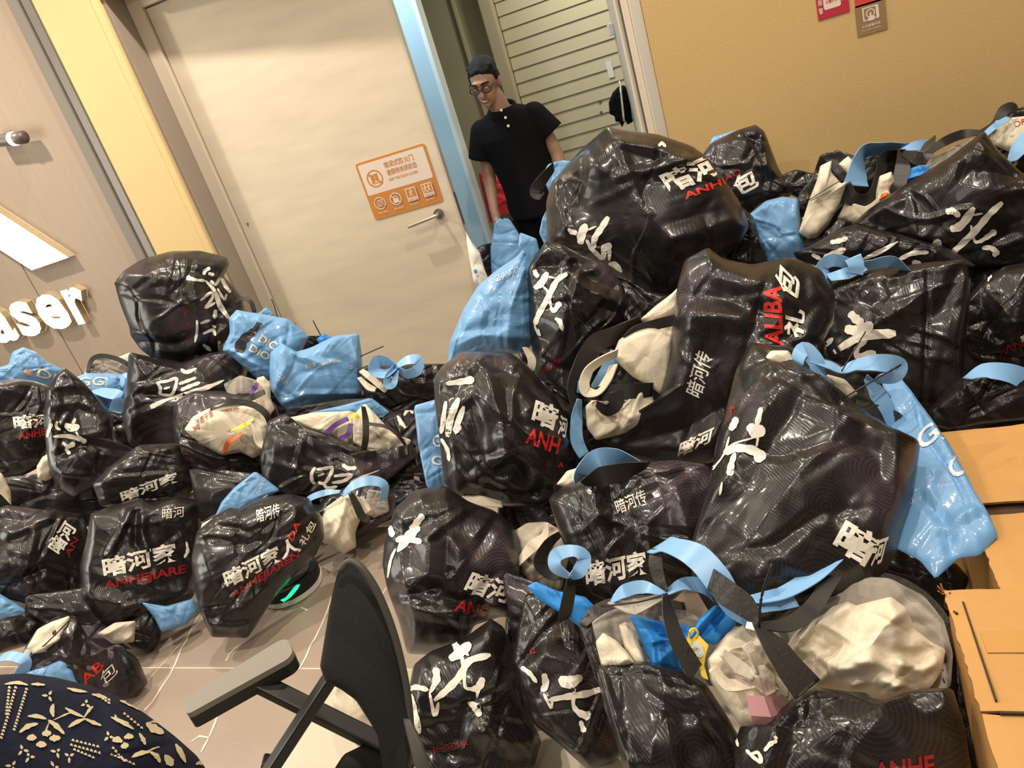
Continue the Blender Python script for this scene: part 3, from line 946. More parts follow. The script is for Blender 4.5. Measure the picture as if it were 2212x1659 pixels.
def fuse(name, caps, voxel, m, parent, it=6):
    """one continuous skin round tapered limbs and ellipsoids"""
    bm = bmesh.new()
    for c in caps:
        if c[0] == 'l':
            rings = c[1]; prev = None
            for k_, (ctr, rx, ry) in enumerate(rings):
                cur = [bm.verts.new((ctr[0] + rx * math.cos(a), ctr[1] + ry * math.sin(a), ctr[2])) for a in np.linspace(0, 2 * math.pi, 24, endpoint=False)]
                if prev is None: bm.faces.new(cur[::-1])
                else:
                    for i in range(24): bm.faces.new((prev[i], prev[(i + 1) % 24], cur[(i + 1) % 24], cur[i]))
                prev = cur
            bm.faces.new(prev)
        elif c[0] == 'e':
            _, ctr, rad, rot = c
            mt = Matrix.Translation(ctr) @ rot.to_4x4() @ Matrix.Diagonal((*rad, 1))
            bmesh.ops.create_uvsphere(bm, u_segments=20, v_segments=12, radius=1, matrix=mt)
        else:
            p, q, r0_, r1_ = c[:4]
            p, q = Vector(p), Vector(q); d = (q - p)
            mt = Matrix.Translation((p + q) / 2) @ d.to_track_quat('Z', 'Y').to_matrix().to_4x4()
            bmesh.ops.create_cone(bm, cap_ends=True, segments=16, radius1=r0_, radius2=r1_, depth=d.length, matrix=mt)
            for s_, r_ in ((p, r0_),) if len(c) > 4 else ((p, r0_), (q, r1_)):
                bmesh.ops.create_uvsphere(bm, u_segments=16, v_segments=10, radius=r_, matrix=Matrix.Translation(s_))
    me = bpy.data.meshes.new('t'); bm.to_mesh(me); bm.free()
    o = bpy.data.objects.new('t', me); COL.objects.link(o)
    rm = o.modifiers.new('r', 'REMESH'); rm.mode = 'VOXEL'; rm.voxel_size = voxel
    sm = o.modifiers.new('s', 'SMOOTH'); sm.iterations = it; sm.factor = .5
    dg = bpy.context.evaluated_depsgraph_get()
    new = bpy.data.meshes.new_from_object(o.evaluated_get(dg))
    bpy.data.objects.remove(o); new.materials.clear()
    inv = mwof(parent).inverted(); new.transform(inv)
    return link(name, new, m, parent, True)


I3 = Matrix.Identity(3)
man = empty('person', loc=(-1.40, 4.2, 0), label='man in black polo shirt and glasses standing in the doorway, looking down', cat='person')
hr = Matrix.Rotation(math.radians(5), 3, 'Y') @ Matrix.Rotation(math.radians(-2), 3, 'Z') @ Matrix.Rotation(math.radians(24), 3, 'X')
hc = Vector((-1.425, 4.105, 1.575))


HS = 1.0


def hp(x, y, z): return hc + hr @ Vector((x * HS, y * HS, z * HS))


arms = [((-1.565, 4.205, 1.315), (-1.600, 4.215, 1.075), .044, .040), ((-1.600, 4.215, 1.075), (-1.600, 4.13, .885), .040, .027),
        ((-1.225, 4.205, 1.325), (-1.172, 4.225, 1.10), .044, .040), ((-1.172, 4.225, 1.10), (-1.150, 4.13, .90), .040, .027)]
hands = []
for hx, hz in ((-1.598, .885), (-1.150, .90)):
    hands += [((hx, 4.125, hz - .01), (hx + .004, 4.115, hz - .07), .026, .030)]
    for i, L_ in enumerate((.030, .036, .034, .026)):
        fy = 4.085 + i * .020
        hands += [((hx - .008, fy, hz - .078), (hx + .004, fy, hz - .085 - L_), .0098, .0090), ((hx + .004, fy, hz - .085 - L_), (hx + .026, fy, hz - .088 - L_ * .8), .0090, .0080)]
    hands += [((hx + .010, 4.090, hz - .045), (hx + .030, 4.070, hz - .075), .0115, .010), ((hx + .030, 4.070, hz - .075), (hx + .034, 4.082, hz - .10), .010, .0085)]
legs = []
for s_, kx in ((-1.435, -1.455), (-1.31, -1.30)):
    legs += [((s_, 4.22, .90), (kx, 4.20, .50), .085, .060), ((kx, 4.20, .50), (kx, 4.23, .09), .058, .042)]
feet = [((kx, 4.23, .06), (kx, 4.10, .04), .045, .035) for kx in (-1.455, -1.30)]
torso = [((-1.48, 4.2, 1.27), (-1.31, 4.2, 1.27), .085, .085), ((-1.42, 4.2, 1.10), (-1.33, 4.2, 1.10), .10, .10), ((-1.43, 4.21, .93), (-1.32, 4.21, .93), .10, .10),
         ((-1.46, 4.2, 1.22), (-1.42, 4.2, 1.0), .085, .085), ((-1.32, 4.2, 1.22), (-1.33, 4.2, 1.0), .09, .09),
         ((-1.54, 4.205, 1.335), (-1.25, 4.205, 1.345), .036, .036), ((-1.395, 4.20, 1.36), (-1.412, 4.145, 1.50), .058, .052)]
head = [('e', hc + hr @ Vector((0, .015, .022)), (.074, .094, .098), hr), ('e', hp(0, -.026, -.058), (.054, .058, .062), hr), ('e', hp(0, -.072, -.092), (.022, .018, .018), hr),
        (hp(0, -.082, .018), hp(0, -.104, -.024), .010, .015), ('e', hp(-.078, .012, -.012), (.012, .022, .034), hr), ('e', hp(.078, .012, -.012), (.012, .022, .034), hr),
        ('e', hp(0, -.078, .034), (.056, .014, .012), hr)]
fuse('body', arms + hands + legs + feet + torso + head, .0062, M['skin'], man, 4)
fuse('polo_shirt', [('l', [((-1.36, 4.20, .80), .168, .124), ((-1.365, 4.20, 1.0), .166, .122), ((-1.38, 4.20, 1.15), .178, .126), ((-1.395, 4.20, 1.27), .208, .126), ((-1.395, 4.203, 1.345), .208, .108), ((-1.396, 4.204, 1.385), .165, .092), ((-1.398, 4.20, 1.418), .088, .078)]),
     ((-1.556, 4.205, 1.325), (-1.608, 4.208, 1.185), .072, .082, 1), ((-1.234, 4.205, 1.335), (-1.172, 4.215, 1.215), .072, .082, 1)], .0075, M['cloth'], man, 5)
fuse('trousers', [(a, b, c + .022, d + .026) for a, b, c, d in legs] + [((-1.40, 4.21, .93), (-1.33, 4.21, .93), .108, .108)], .012, M['trouser'], man, 4)
for kx in (-1.455, -1.30):
    fuse('shoe', [((kx, 4.24, .045), (kx, 4.07, .040), .050, .042)], .010, M['trouser'], man, 3)
fuse('hair', [('e', hp(0, .028, .057), (.079, .092, .071), hr), ('e', hp(0, .066, .0), (.072, .042, .085), hr), *[('e', hp(.060 * math.sin(a * .42), -.062 * math.cos(a * .42) + .014, .082 + .008 * math.cos(a * 2.1)), (.019, .016, .016), hr) for a in range(-3, 4)], ('e', hp(-.072, .012, .030), (.014, .030, .044), hr), ('e', hp(.072, .012, .030), (.014, .030, .044), hr)], .006, M['hair'], man, 3)
cl = [hp(0, 0, 0)]
tube('collar', [Vector((-1.402, 4.183, 1.395)) + Vector((.076 * math.sin(a), -.070 * math.cos(a), -.034 * math.cos(a) + .016)) for a in np.linspace(.22, 2 * math.pi - .22, 18)], .014, M['cloth'], man, 8, 2)
for px, py in ((1083, 238), (1092, 254), (1098, 272)):
    q = Vector(ony(px, py, 4.075)); hb = bmesh.new(); disc(hb, q, (0.2, -1, .2), .0075, .004, 12)
    bmobj('button', hb, M['white'], man, world=True)
for sx in (-1, 1):
    bm = bmesh.new(); bmesh.ops.create_uvsphere(bm, u_segments=10, v_segments=8, radius=.0105, matrix=Matrix.Translation(hp(sx * .031, -.080, .010)))
    bmobj('eye', bm, M['eyewhite'], man, True, world=True)
    tube('eyebrow', [hp(sx * .014, -.093, .036), hp(sx * .034, -.090, .041), hp(sx * .054, -.074, .034)], .0045, M['hair'], man, 6, 3)
gl = []
for sx in (-1, 1):
    tube('glasses_rim', [hp(sx * .034 + .027 * math.cos(a), -.100 + .010 * abs(sx * .034 + .027 * math.cos(a)) / .06, .006 + .019 * math.sin(a)) for a in np.linspace(0, 2 * math.pi, 15)], .0032, M['lens'], man, 6, 2)
    tube('glasses_temple', [hp(sx * .061, -.088, .010), hp(sx * .078, -.04, .010), hp(sx * .083, .015, .004)], .0028, M['lens'], man, 6, 3)
tube('glasses_bridge', [hp(-.008, -.104, .010), hp(0, -.108, .013), hp(.008, -.104, .010)], .003, M['lens'], man, 6, 2)
tube('mouth', [hp(-.026, -.076, -.056), hp(-.012, -.086, -.064), hp(.012, -.086, -.064), hp(.026, -.076, -.056)], .0042, M['lip'], man, 6, 3)
tube('teeth', [hp(-.014, -.088, -.060), hp(.0, -.0905, -.063), hp(.014, -.088, -.060)], .0028, M['white'], man, 6, 3)

# seated person at the lower left corner: shoulder in a navy floral top
per = Soft('person', 'seated person in navy top with cream floral print, only a shoulder in view', 'person',
           [(-90, 1490), (0, 1466), (60, 1462), (120, 1470), (190, 1486), (250, 1508), (310, 1546), (370, 1592), (415, 1632), (455, 1690), (470, 1790), (300, 1900), (0, 1900), (-120, 1750)],
           1.02, 'navy', .13, .14, part='blouse', p=2.2, crumple=.5, facets=2, facetamp=.01, folds=7, foldamp=.007, pucker=.004, lump=.012)
fuse('body', [((-1.42, .16, .86), (-1.40, .22, .60), .13, .12), ((-1.40, .17, .98), (-1.22, .30, .97), .075, .065), ((-1.43, .15, 1.0), (-1.44, .16, 1.13), .052, .050), ('e', Vector((-1.45, .17, 1.24)), (.078, .095, .115), I3),
     ((-1.22, .30, .97), (-1.12, .34, .74), .06, .045), ((-1.42, .20, .55), (-1.82, .42, .52), .10, .075), ((-1.82, .42, .52), (-1.86, .44, .09), .07, .05), ((-1.86, .44, .05), (-1.98, .50, .04), .045, .035)], .012, M['skin'], per.root, 3)
fuse('hair', [('e', Vector((-1.455, .16, 1.27)), (.09, .105, .105), I3), ((-1.47, .12, 1.24), (-1.49, .08, 1.02), .08, .05)], .012, M['hair'], per.root, 3)
fuse('skirt', [((-1.43, .2, .58), (-1.80, .40, .53), .14, .10), ((-1.80, .40, .53), (-1.84, .43, .25), .10, .10), ((-1.40, .18, .80), (-1.41, .2, .60), .15, .15)], .014, M['navy'], per.root, 3)
_o = (0, 1150); _s = 2.989
fl = []
for P, w_ in [([(125, 1295), (180, 1255), (245, 1238)], 34), ([(178, 1190), (240, 1190), (300, 1208)], 30), ([(345, 1110), (335, 1150), (345, 1195)], 34), ([(310, 1215), (360, 1250), (415, 1305)], 36),
              ([(345, 1215), (420, 1180), (460, 1165)], 12), ([(420, 1135), (470, 1165), (540, 1195)], 26), ([(440, 1262), (490, 1230), (550, 1205)], 30), ([(545, 1205), (600, 1230), (655, 1250)], 26), ([(540, 1200), (575, 1150), (600, 1125)], 20),
              ([(318, 1225), (300, 1270), (275, 1320)], 10), ([(172, 1335), (205, 1328), (235, 1330)], 46), ([(270, 1305), (300, 1300), (330, 1300)], 46), ([(318, 1335), (350, 1332), (390, 1330)], 46), ([(232, 1375), (265, 1372), (300, 1375)], 46),
              ([(715, 1195), (790, 1230), (860, 1275)], 30), ([(740, 1180), (760, 1215), (830, 1235)], 20), ([(940, 1235), (990, 1270), (1055, 1300)], 60), ([(960, 1230), (1010, 1225), (1050, 1250)], 20),
              ([(850, 1455), (900, 1430), (965, 1420)], 34), ([(895, 1300), (920, 1340), (935, 1375)], 30), ([(965, 1420), (1010, 1450), (1030, 1490)], 34), ([(900, 1440), (1000, 1395), (1030, 1390)], 12),
              ([(725, 1350), (755, 1340), (790, 1355)], 44), ([(780, 1390), (805, 1380), (830, 1375)], 44), ([(800, 1330), (830, 1320), (860, 1325)], 40), ([(1130, 1370), (1160, 1420), (1195, 1490)], 40), ([(1060, 1440), (1090, 1480), (1110, 1510)], 60),
              ([(770, 1090), (830, 1110), (900, 1150)], 26), ([(590, 1050), (640, 1060), (690, 1075)], 26), ([(430, 1010), (490, 1025), (560, 1035)], 24), ([(30, 985), (110, 975), (180, 990)], 24), ([(200, 985), (240, 985), (290, 990)], 20),
              ([(1260, 1500), (1300, 1490), (1340, 1520)], 34)]:
    fl.append(([(x / _s + _o[0], y / _s + _o[1]) for x, y in P], [w_ * .35 / _s, w_ / _s, w_ * .4 / _s]))
for P0, P1, n_ in (((100, 1010), (10, 1330), 16), ((170, 1020), (90, 1280), 14), ((460, 1380), (640, 1430), 8), ((470, 1350), (630, 1390), 7), ((480, 1410), (600, 1460), 6), ((720, 1440), (860, 1500), 7), ((730, 1400), (800, 1480), 5), ((800, 1180), (910, 1270), 6), ((620, 1060), (700, 1090), 4), ((640, 1070), (700, 1110), 4), ((60, 1010), (40, 1180), 9)):
    for t in np.linspace(0, 1, n_):
        x, y = P0[0] + (P1[0] - P0[0]) * t, P0[1] + (P1[1] - P0[1]) * t
        fl.append(([((x - 8) / _s, y / _s + 1150), (x / _s, (y - 7) / _s + 1150), ((x + 9) / _s, (y + 3) / _s + 1150)], [4 / _s, 15 / _s, 5 / _s]))
_rg = random.Random(9)
for _ in range(46):
    x, y = _rg.uniform(20, 1250), _rg.uniform(1000, 1520)
    if y < 960 + .00033 * x * x + 30: continue
    if any(abs(x / _s - q[0]) + abs(y / _s + 1150 - q[1]) < 16 for P, _w in fl for q in P): continue
    a = _rg.uniform(0, 6.3)
    for k_ in range(3):
        aa = a + k_ * 2.1; L_ = _rg.uniform(9, 15)
        fl.append(([(x / _s + 2 * math.cos(aa), y / _s + 1150 + 2 * math.sin(aa)), (x / _s + L_ * .5 * math.cos(aa), y / _s + 1150 + L_ * .5 * math.sin(aa)), (x / _s + L_ * math.cos(aa), y / _s + 1150 + L_ * math.sin(aa))], [2, 6.5, 2]))
M['floral'] = mat('cream_floral_print', (.52, .45, .29), .85, .2)
per.brush(fl, 'floral', name='floral_print', kind='stuff')
st = empty('stool', loc=(-1.42, .16, 0), label='plain round stool under the seated person in navy', cat='stool')
hb = bmesh.new(); disc(hb, (0, 0, .40), (0, 0, 1), .17, .035); bmobj('seat', hb, M['darkmetal'], st)
for a in range(4):
    tube('leg', [(.11 * math.cos(a * 1.57), .11 * math.sin(a * 1.57), .40), (.17 * math.cos(a * 1.57), .17 * math.sin(a * 1.57), 0)], .014, M['darkmetal'], st, 8, 1, False)

# ------------------------------------------------------------------ chair
M['mesh'] = mat('black_mesh_fabric', (.010, .0095, .009), .75, .3, bump=((330, 330, 330), .0012))
M['blackplastic'] = mat('black_plastic', (.010, .0095, .009), .45, .4)
M['armpad'] = mat('grey_arm_pad', (.21, .195, .165), .5, .4)
M['greyplastic'] = mat('dark_grey_plastic', (.06, .057, .05), .5, .4)
ch = Soft('folding_armchair', 'black mesh-backed armchair with grey arm pad standing on the tiles', 'chair',
          [(748, 1213), (772, 1222), (800, 1256), (830, 1316), (855, 1388), (868, 1450), (880, 1530), (880, 1600), (866, 1690), (830, 1690), (826, 1605), (800, 1556), (770, 1509), (738, 1486), (708, 1472), (696, 1440), (704, 1390), (717, 1310), (730, 1254)],
          1.36, 'mesh', .018, .012, part='backrest', p=5, crumple=.12, folds=0, pucker=0, ctr=(795, 1440))
tube('back_rim', [at(*q) for q in ((735, 1232, 1.375), (755, 1213, 1.375), (785, 1232, 1.37), (818, 1284, 1.365), (850, 1366, 1.36), (872, 1452, 1.355), (884, 1530, 1.35), (886, 1610, 1.345), (872, 1700, 1.34))], .007, M['greyplastic'], ch.root)


def bar(name, a, b, wd_, hg, m, parent):
    """a rectangular bar between two world points"""
    a, b = Vector(a), Vector(b); d = b - a
    mt = Matrix.Translation((a + b) / 2) @ d.to_track_quat('Z', 'Y').to_matrix().to_4x4()
    bm = bmesh.new(); boxbm(bm, (-wd_ / 2, -hg / 2, -d.length / 2), (wd_ / 2, hg / 2, d.length / 2), .004)
    bmesh.ops.transform(bm, matrix=mt, verts=bm.verts)
    return bmobj(name, bm, m, parent, False, True)


bar('side_frame', at(752, 1405, 1.40), at(566, 1690, 1.44), .036, .022, M['blackplastic'], ch.root)
bar('arm_support', at(545, 1468, 1.49), at(900, 1645, 1.47), .036, .022, M['blackplastic'], ch.root)
# arm pad: a rounded slab lying level at z = 0.66
pa, pb = onz(398, 1518, .672), onz(622, 1388, .672)
ax = Vector(pb - pa); L_ = ax.length; ax.normalize(); sd = Vector((0, 0, 1)).cross(ax)
mt = Matrix(((ax.x, sd.x, 0, pa[0]), (ax.y, sd.y, 0, pa[1]), (0, 0, 1, .652), (0, 0, 0, 1)))
for nm, z0_, z1_, m_ in (('arm_pad', .008, .020, 'armpad'), ('arm_base', -.018, .0075, 'blackplastic')):
    P = []
    for cx_, cy_, a0 in ((L_ - .02, -.030, -90), (L_ - .02, .002, 0), (.012, .002, 90), (.012, -.030, 180)):
        for s_ in range(6):
            a = math.radians(a0 + s_ * 18); rr = .022 if cx_ > .1 else .012
            P.append((cx_ + rr * math.cos(a), cy_ + rr * math.sin(a)))
    n_ = len(P)
    V = [mt @ Vector((x, y, z1_)) for x, y in P] + [mt @ Vector((x, y, z0_)) for x, y in P]
    Fc = [tuple(range(n_)), tuple(range(2 * n_ - 1, n_ - 1, -1))] + [(i, n_ + i, n_ + (i + 1) % n_, (i + 1) % n_) for i in range(n_)]
    meshobj(nm, V, Fc, M[m_], ch.root, False, True)
ch.layer('seat', [(700, 1700), (745, 1630), (800, 1604), (838, 1612), (880, 1700)], 1.45, 'blackplastic', .012, .012, p=5, crumple=0, folds=0, pucker=0)
ch.layer('arm_pad', [(872, 1556), (886, 1556), (912, 1604), (932, 1665), (940, 1700), (908, 1700), (890, 1630)], 1.28, 'greyplastic', .012, .012, p=4, crumple=0, folds=0, pucker=0)
for a, b in (((580, 1640), (470, 2080)), ((860, 1640), (800, 2160)), ((700, 1700), (640, 2120)), ((860, 1690), (960, 2100))):
    bar('leg', at(*a, 1.47), Vector(onz(*b, 0.0)) if True else None, .030, .022, M['blackplastic'], ch.root)

# ------------------------------------------------------------------ cardboard boxes
M['card'] = mat('corrugated_cardboard', (.50, .268, .085), .6, .35, noise=((5, 5, 5), .10), bump=((3, 120, 3), .0010))
M['cardedge'] = mat('torn_cardboard_edge', (.30, .15, .05), .9, .1)
M['seamdark'] = mat('dark_box_seam', (.06, .03, .012), .9)
M['tape'] = mat('clear_packing_tape', (.50, .275, .09), .12, .6)


def carton(name, label, lo, hi, seam_y):
    r = empty(name, loc=(lo[0], lo[1], 0), label=label, cat='box')
    dx, dy, hz = hi[0] - lo[0], hi[1] - lo[1], hi[2]
    z0_ = lo[2]
    box('carton_side', (0, 0, z0_), (.006, dy, hz - .006), M['card'], r)
    box('carton_side', (dx - .006, 0, z0_), (dx, dy, hz - .006), M['card'], r)
    box('carton_side', (.0062, 0, z0_), (dx - .0062, .006, hz - .006), M['card'], r)
    box('carton_side', (.0062, dy - .006, z0_), (dx - .0062, dy, hz - .006), M['card'], r)
    box('carton_bottom', (.007, .007, z0_), (dx - .007, dy - .007, z0_ + .006), M['card'], r)
    return r, dx, dy, hz


def flap(r, x0_, y0_, x1_, y1_, z, tilt_y=0.0, seed=1, name='flap'):
    """a board with worn edges"""
    rg = random.Random(seed); nx, ny = 26, 22; V, Fc = [], []
    for j in range(ny + 1):
        for i in range(nx + 1):
            x = x0_ + (x1_ - x0_) * i / nx; y = y0_ + (y1_ - y0_) * j / ny
            if j in (0, ny): y += rg.uniform(-.0016, .0016)
            if i in (0, nx): x += rg.uniform(-.0020, .0020)
            e = min(i, nx - i, j, ny - j)
            V.append((x, y, z + tilt_y * j / ny + rg.uniform(-.0006, .0006) - (.0018 if e == 0 else 0)))
    n_ = len(V); V += [(x, y, z_ - .0055) for x, y, z_ in V]
    g = lambda i, j: j * (nx + 1) + i
    for j in range(ny):
        for i in range(nx):
            Fc += [(g(i, j), g(i + 1, j), g(i + 1, j + 1), g(i, j + 1)), (n_ + g(i, j + 1), n_ + g(i + 1, j + 1), n_ + g(i + 1, j), n_ + g(i, j))]
    o = meshobj(name, V, Fc, M['card'], r, False)
    rim = [g(i, 0) for i in range(nx + 1)] + [g(nx, j) for j in range(1, ny + 1)] + [g(i, ny) for i in range(nx - 1, -1, -1)] + [g(0, j) for j in range(ny - 1, 0, -1)]
    m_ = len(rim)
    meshobj('raw_edge', [V[i] for i in rim] + [V[n_ + i] for i in rim], [(i, m_ + i, m_ + (i + 1) % m_, (i + 1) % m_) for i in range(m_)], M['cardedge'], o)
    return o


r1, dx, dy, hz = carton('cardboard_box', 'brown cardboard box with two top flaps and an open seam, beside the blue bag', (.262, 1.245, .0), (.92, 1.80, .47), 0)
flap(r1, -.004, .268, dx, dy + .004, .478, .008, 1)
flap(r1, -.004, -.004, dx, .236, .470, 0, 2)
box('inner_seam', (.01, .215, .445), (dx - .01, .285, .460), M['seamdark'], r1)
r2, dx, dy, hz = carton('cardboard_box', 'worn brown cardboard box nearest the camera, frayed corner and tape', (.168, .46, .0), (.90, 1.232, .47), 0)
flap(r2, -.006, .505, dx, dy + .004, .483, .004, 3)
flap(r2, -.006, -.004, dx, .502, .479, 0, 4)
box('crease', (.020, .4995, .4745), (dx, .5035, .4835), M['seamdark'], r2)
box('crease', (.018, .52, .4835), (.021, dy - .03, .4885), M['seamdark'], r2)
for y_ in (.12, .62):
    box('packing_tape', (.03, y_, .4798 if y_ < .4 else .4862), (dx - .02, y_ + .05, .4804 if y_ < .4 else .4868), M['tape'], r2)
for k_ in range(9):
    rg = random.Random(k_); a = rg.uniform(0, 6)
    tube('fray', [(0, dy, .480), (-.006 * math.cos(a) - .004, dy + .006 * math.sin(a), .484), (-.012 * math.cos(a) - .006, dy + .013 * math.sin(a), .486 + rg.uniform(-.01, .01))], .0013, M['cardedge'], r2, 5, 2, False)
tube('cord', [(.004, dy - .06, .488), (-.008, dy - .02, .47), (.002, dy + .006, .48)], .0022, M['tie'], r2, 6, 4, False)

# ------------------------------------------------------------------ round floor device with a green lamp
c = onz(618, 1268, .045)
rv = empty('robot_cleaner', loc=(c[0] - .02, c[1] + .05, 0), label='round black floor device with a glowing green light, half under a bag', cat='device')
M['green'] = mat('green_indicator', (.02, .8, .3), .4, emit=(.02, 1.0, .38), estr=2.2)
for nm, z_, h_, r_, m_ in (('base_ring', .004, .02, .128, 'white'), ('shell', .024, .045, .124, 'blackplastic'), ('lid', .0692, .006, .10, 'greyplastic')):
    hb = bmesh.new(); disc(hb, (0, 0, z_), (0, 0, 1), r_, h_, 40); bmobj(nm, hb, M[m_], rv)
gp = [onz(x, y, .076) for x, y in ((606, 1296), (618, 1290), (634, 1270), (640, 1264), (647, 1262), (643, 1270), (628, 1288), (612, 1299))]
inv = mwof(rv).inverted()
V = [inv @ Vector(p_) for p_ in gp] + [inv @ (Vector(p_) - Vector((0, 0, .0035))) for p_ in gp]
meshobj('indicator_lamp', V, [tuple(range(8)), tuple(range(15, 7, -1))] + [(i, 8 + i, 8 + (i + 1) % 8, (i + 1) % 8) for i in range(8)], M['green'], rv)
# things in the stairwell
um = Soft('jacket', 'black cloth hanging on the open door leaf edge', 'jacket', [(1335, 190), (1348, 186), (1356, 200), (1362, 240), (1366, 262), (1355, 268), (1350, 258), (1344, 274), (1338, 262), (1330, 262), (1328, 250), (1318, 246), (1316, 222), (1324, 202)], 4.28, 'cloth', .05, .04, crumple=.8, pucker=.012)
tube('hanger_hook', [at(1338, 176, 4.24), at(1340, 186, 4.22), at(1342, 205, 4.21), at(1348, 262, 4.24)], .007, M['chrome'], um.root)


def px(strokes, o, s, k=1.0):
    """strokes traced on an enlargement: origin o, scale s"""
    out = []
    for P, w_ in strokes:
        w_ = w_ if isinstance(w_, (list, tuple)) else [w_ * .8, w_, w_ * .8]
        out.append(([(x / s + o[0], y / s + o[1]) for x, y in P], [q * k / s for q in w_]))
    return out


BB = 'black_tote_bag'; BL = 'blue_tote_bag'; GB = 'black printed tote bags in the heap'; GL = 'blue tote bags in the heap'


def black(label, poly, depth, **k):
    k.setdefault('D', .12); k.setdefault('B', .05)
    return Soft(BB, label, 'bag', poly, depth, 'black', group=GB, **k)


def blue(label, poly, depth, **k):
    k.setdefault('D', .07); k.setdefault('B', .05); k.setdefault('foldamp', .008)
    return Soft(BL, label, 'bag', poly, depth, 'blue', group=GL, **k)


def cloth(name, label, poly, depth, m='cream', cat='bag', **k):
    k.setdefault('D', .05); k.setdefault('B', .04); k.setdefault('folds', 6); k.setdefault('foldamp', .008); k.setdefault('p', 3.6); k.setdefault('drape', .024); k.setdefault('foldw', .026); k.setdefault('soft', True); k.setdefault('planes', 0); k.setdefault('facets', 0); k.setdefault('crumple', .5)
    return Soft(name, label, cat, poly, depth, m, single=True, **k)


# =================================================================== heap on the right
# --- upper rows
b = blue('blue bag corner peeking out behind the top black bag by the ochre wall', [(1530, 325), (1540, 297), (1590, 282), (1640, 276), (1620, 320), (1560, 350)], 2.98, D=.03, B=.03)
b = black('black bag with the white character 包 leaning on the ochre wall', [(1512, 350), (1540, 312), (1590, 287), (1632, 274), (1650, 288), (1666, 330), (1678, 362), (1692, 386), (1716, 410), (1692, 430), (1650, 442), (1620, 464), (1600, 472), (1580, 450), (1540, 410)], 2.88, D=.10,
          ridges=[([(1606, 285), (1635, 318), (1645, 350)], -.014, .016), ([(1645, 350), (1700, 395)], .02, .03)])
b.text('包', (1594, 426), (1642, 401), (1578, 386), bold=.03).text('AO', (1568, 392), (1602, 376), (1563, 379), 'red', .02)
b = black('dark empty bag flap lying on the wall side beside the white-filled bag', [(1680, 384), (1720, 367), (1765, 378), (1790, 392), (1765, 420), (1735, 432), (1700, 415)], 2.84, D=.03, B=.03)
b = blue('crumpled blue bag squeezed between black bags below the ochre wall', [(1615, 470), (1655, 437), (1690, 428), (1722, 432), (1730, 500), (1742, 560), (1700, 582), (1655, 574), (1636, 520)], 2.76, D=.09)
b = black('narrow black bag folded beside the crumpled blue bag', [(1580, 440), (1604, 450), (1626, 470), (1642, 520), (1658, 568), (1620, 575), (1575, 565), (1555, 545), (1565, 490)], 2.70, D=.05, ridges=[([(1622, 480), (1620, 565)], .014, .012)])
# white-filled bag below the wall
b = black('open black bag holding a white tote and blue ribbons under the ochre wall', [(1760, 380), (1775, 338), (1810, 328), (1850, 342), (1900, 335), (1950, 335), (2010, 350), (1990, 400), (1930, 440), (1880, 480), (1800, 545), (1760, 552), (1725, 520), (1717, 470), (1730, 420)], 2.70, D=.03, B=.06)
b.strap([(1945, 322, 2.60), (1905, 322, 2.58), (1872, 328, 2.57), (1858, 350, 2.56), (1852, 380, 2.55), (1848, 402, 2.55)], [24, 26, 24, 28, 40, 52], 'satin', 'blue_ribbon')
b.strap([(1945, 326, 2.60), (1975, 316, 2.60), (2000, 312, 2.60), (2022, 310, 2.61)], [8, 20, 22, 10], 'satin', 'blue_ribbon')
b.strap([(1945, 330, 2.57), (1912, 340, 2.55), (1902, 372, 2.54), (1892, 410, 2.54), (1872, 432, 2.54), (1840, 428, 2.55), (1824, 400, 2.56)], [10, 22, 20, 22, 26, 30, 26], 'strap')
b.strap([(1945, 328, 2.56), (1975, 340, 2.55), (1998, 344, 2.55), (2004, 318, 2.56), (2010, 300, 2.57)], [8, 26, 30, 24, 14], 'greystrap')
b.strap([(1948, 330, 2.55), (1950, 360, 2.53), (1940, 400, 2.52), (1925, 440, 2.51)], [12, 30, 30, 22], 'greystrap')
b.tie([(1748, 432, 2.52), (1790, 405, 2.5), (1820, 388, 2.5)], r=.0016).tie([(1750, 434, 2.52), (1795, 412, 2.5)], r=.0014)
cloth('cotton_tote', 'folded cream cotton tote standing upright in the open black bag by the wall', [(1772, 362), (1796, 350), (1794, 374), (1815, 398), (1828, 394), (1812, 440), (1790, 482), (1765, 510), (1748, 513), (1727, 500), (1735, 475), (1750, 430), (1765, 392)], 2.58, folds=5)
cloth('cotton_tote', 'small cream cloth end sticking out above the folded cotton tote', [(1812, 355), (1832, 338), (1846, 350), (1852, 375), (1838, 382)], 2.62, D=.02, B=.02)
cloth('cotton_tote', 'cream tote with a pale handle lying low in the open black bag by the wall', [(1811, 472), (1830, 434), (1868, 446), (1895, 432), (1915, 410), (1925, 420), (1890, 460), (1858, 485), (1843, 480)], 2.56, D=.03)
cloth('cotton_tote', 'crumpled cream bag with an orange patch beside the vivid blue folder', [(1893, 415), (1900, 382), (1925, 372), (1932, 392), (1922, 412), (1926, 430), (1905, 446), (1892, 440)], 2.53, D=.025, B=.02)
cloth('folded_card', 'orange printed card inside the crumpled cream bag by the wall', [(1898, 432), (1905, 418), (1918, 416), (1922, 430), (1908, 442)], 2.515, 'orange', 'card', D=.012, B=.01, folds=2)
cloth('folder', 'vivid blue folded card behind the large calligraphy bag', [(1934, 392), (1958, 368), (1985, 358), (2022, 356), (1990, 392), (1960, 404), (1947, 416)], 2.53, 'vivid', 'folder', D=.015, B=.012, p=6, crumple=.3, ridges=[([(1936, 392), (2000, 376)], .012, .012), ([(1940, 404), (1985, 385)], -.010, .010)])
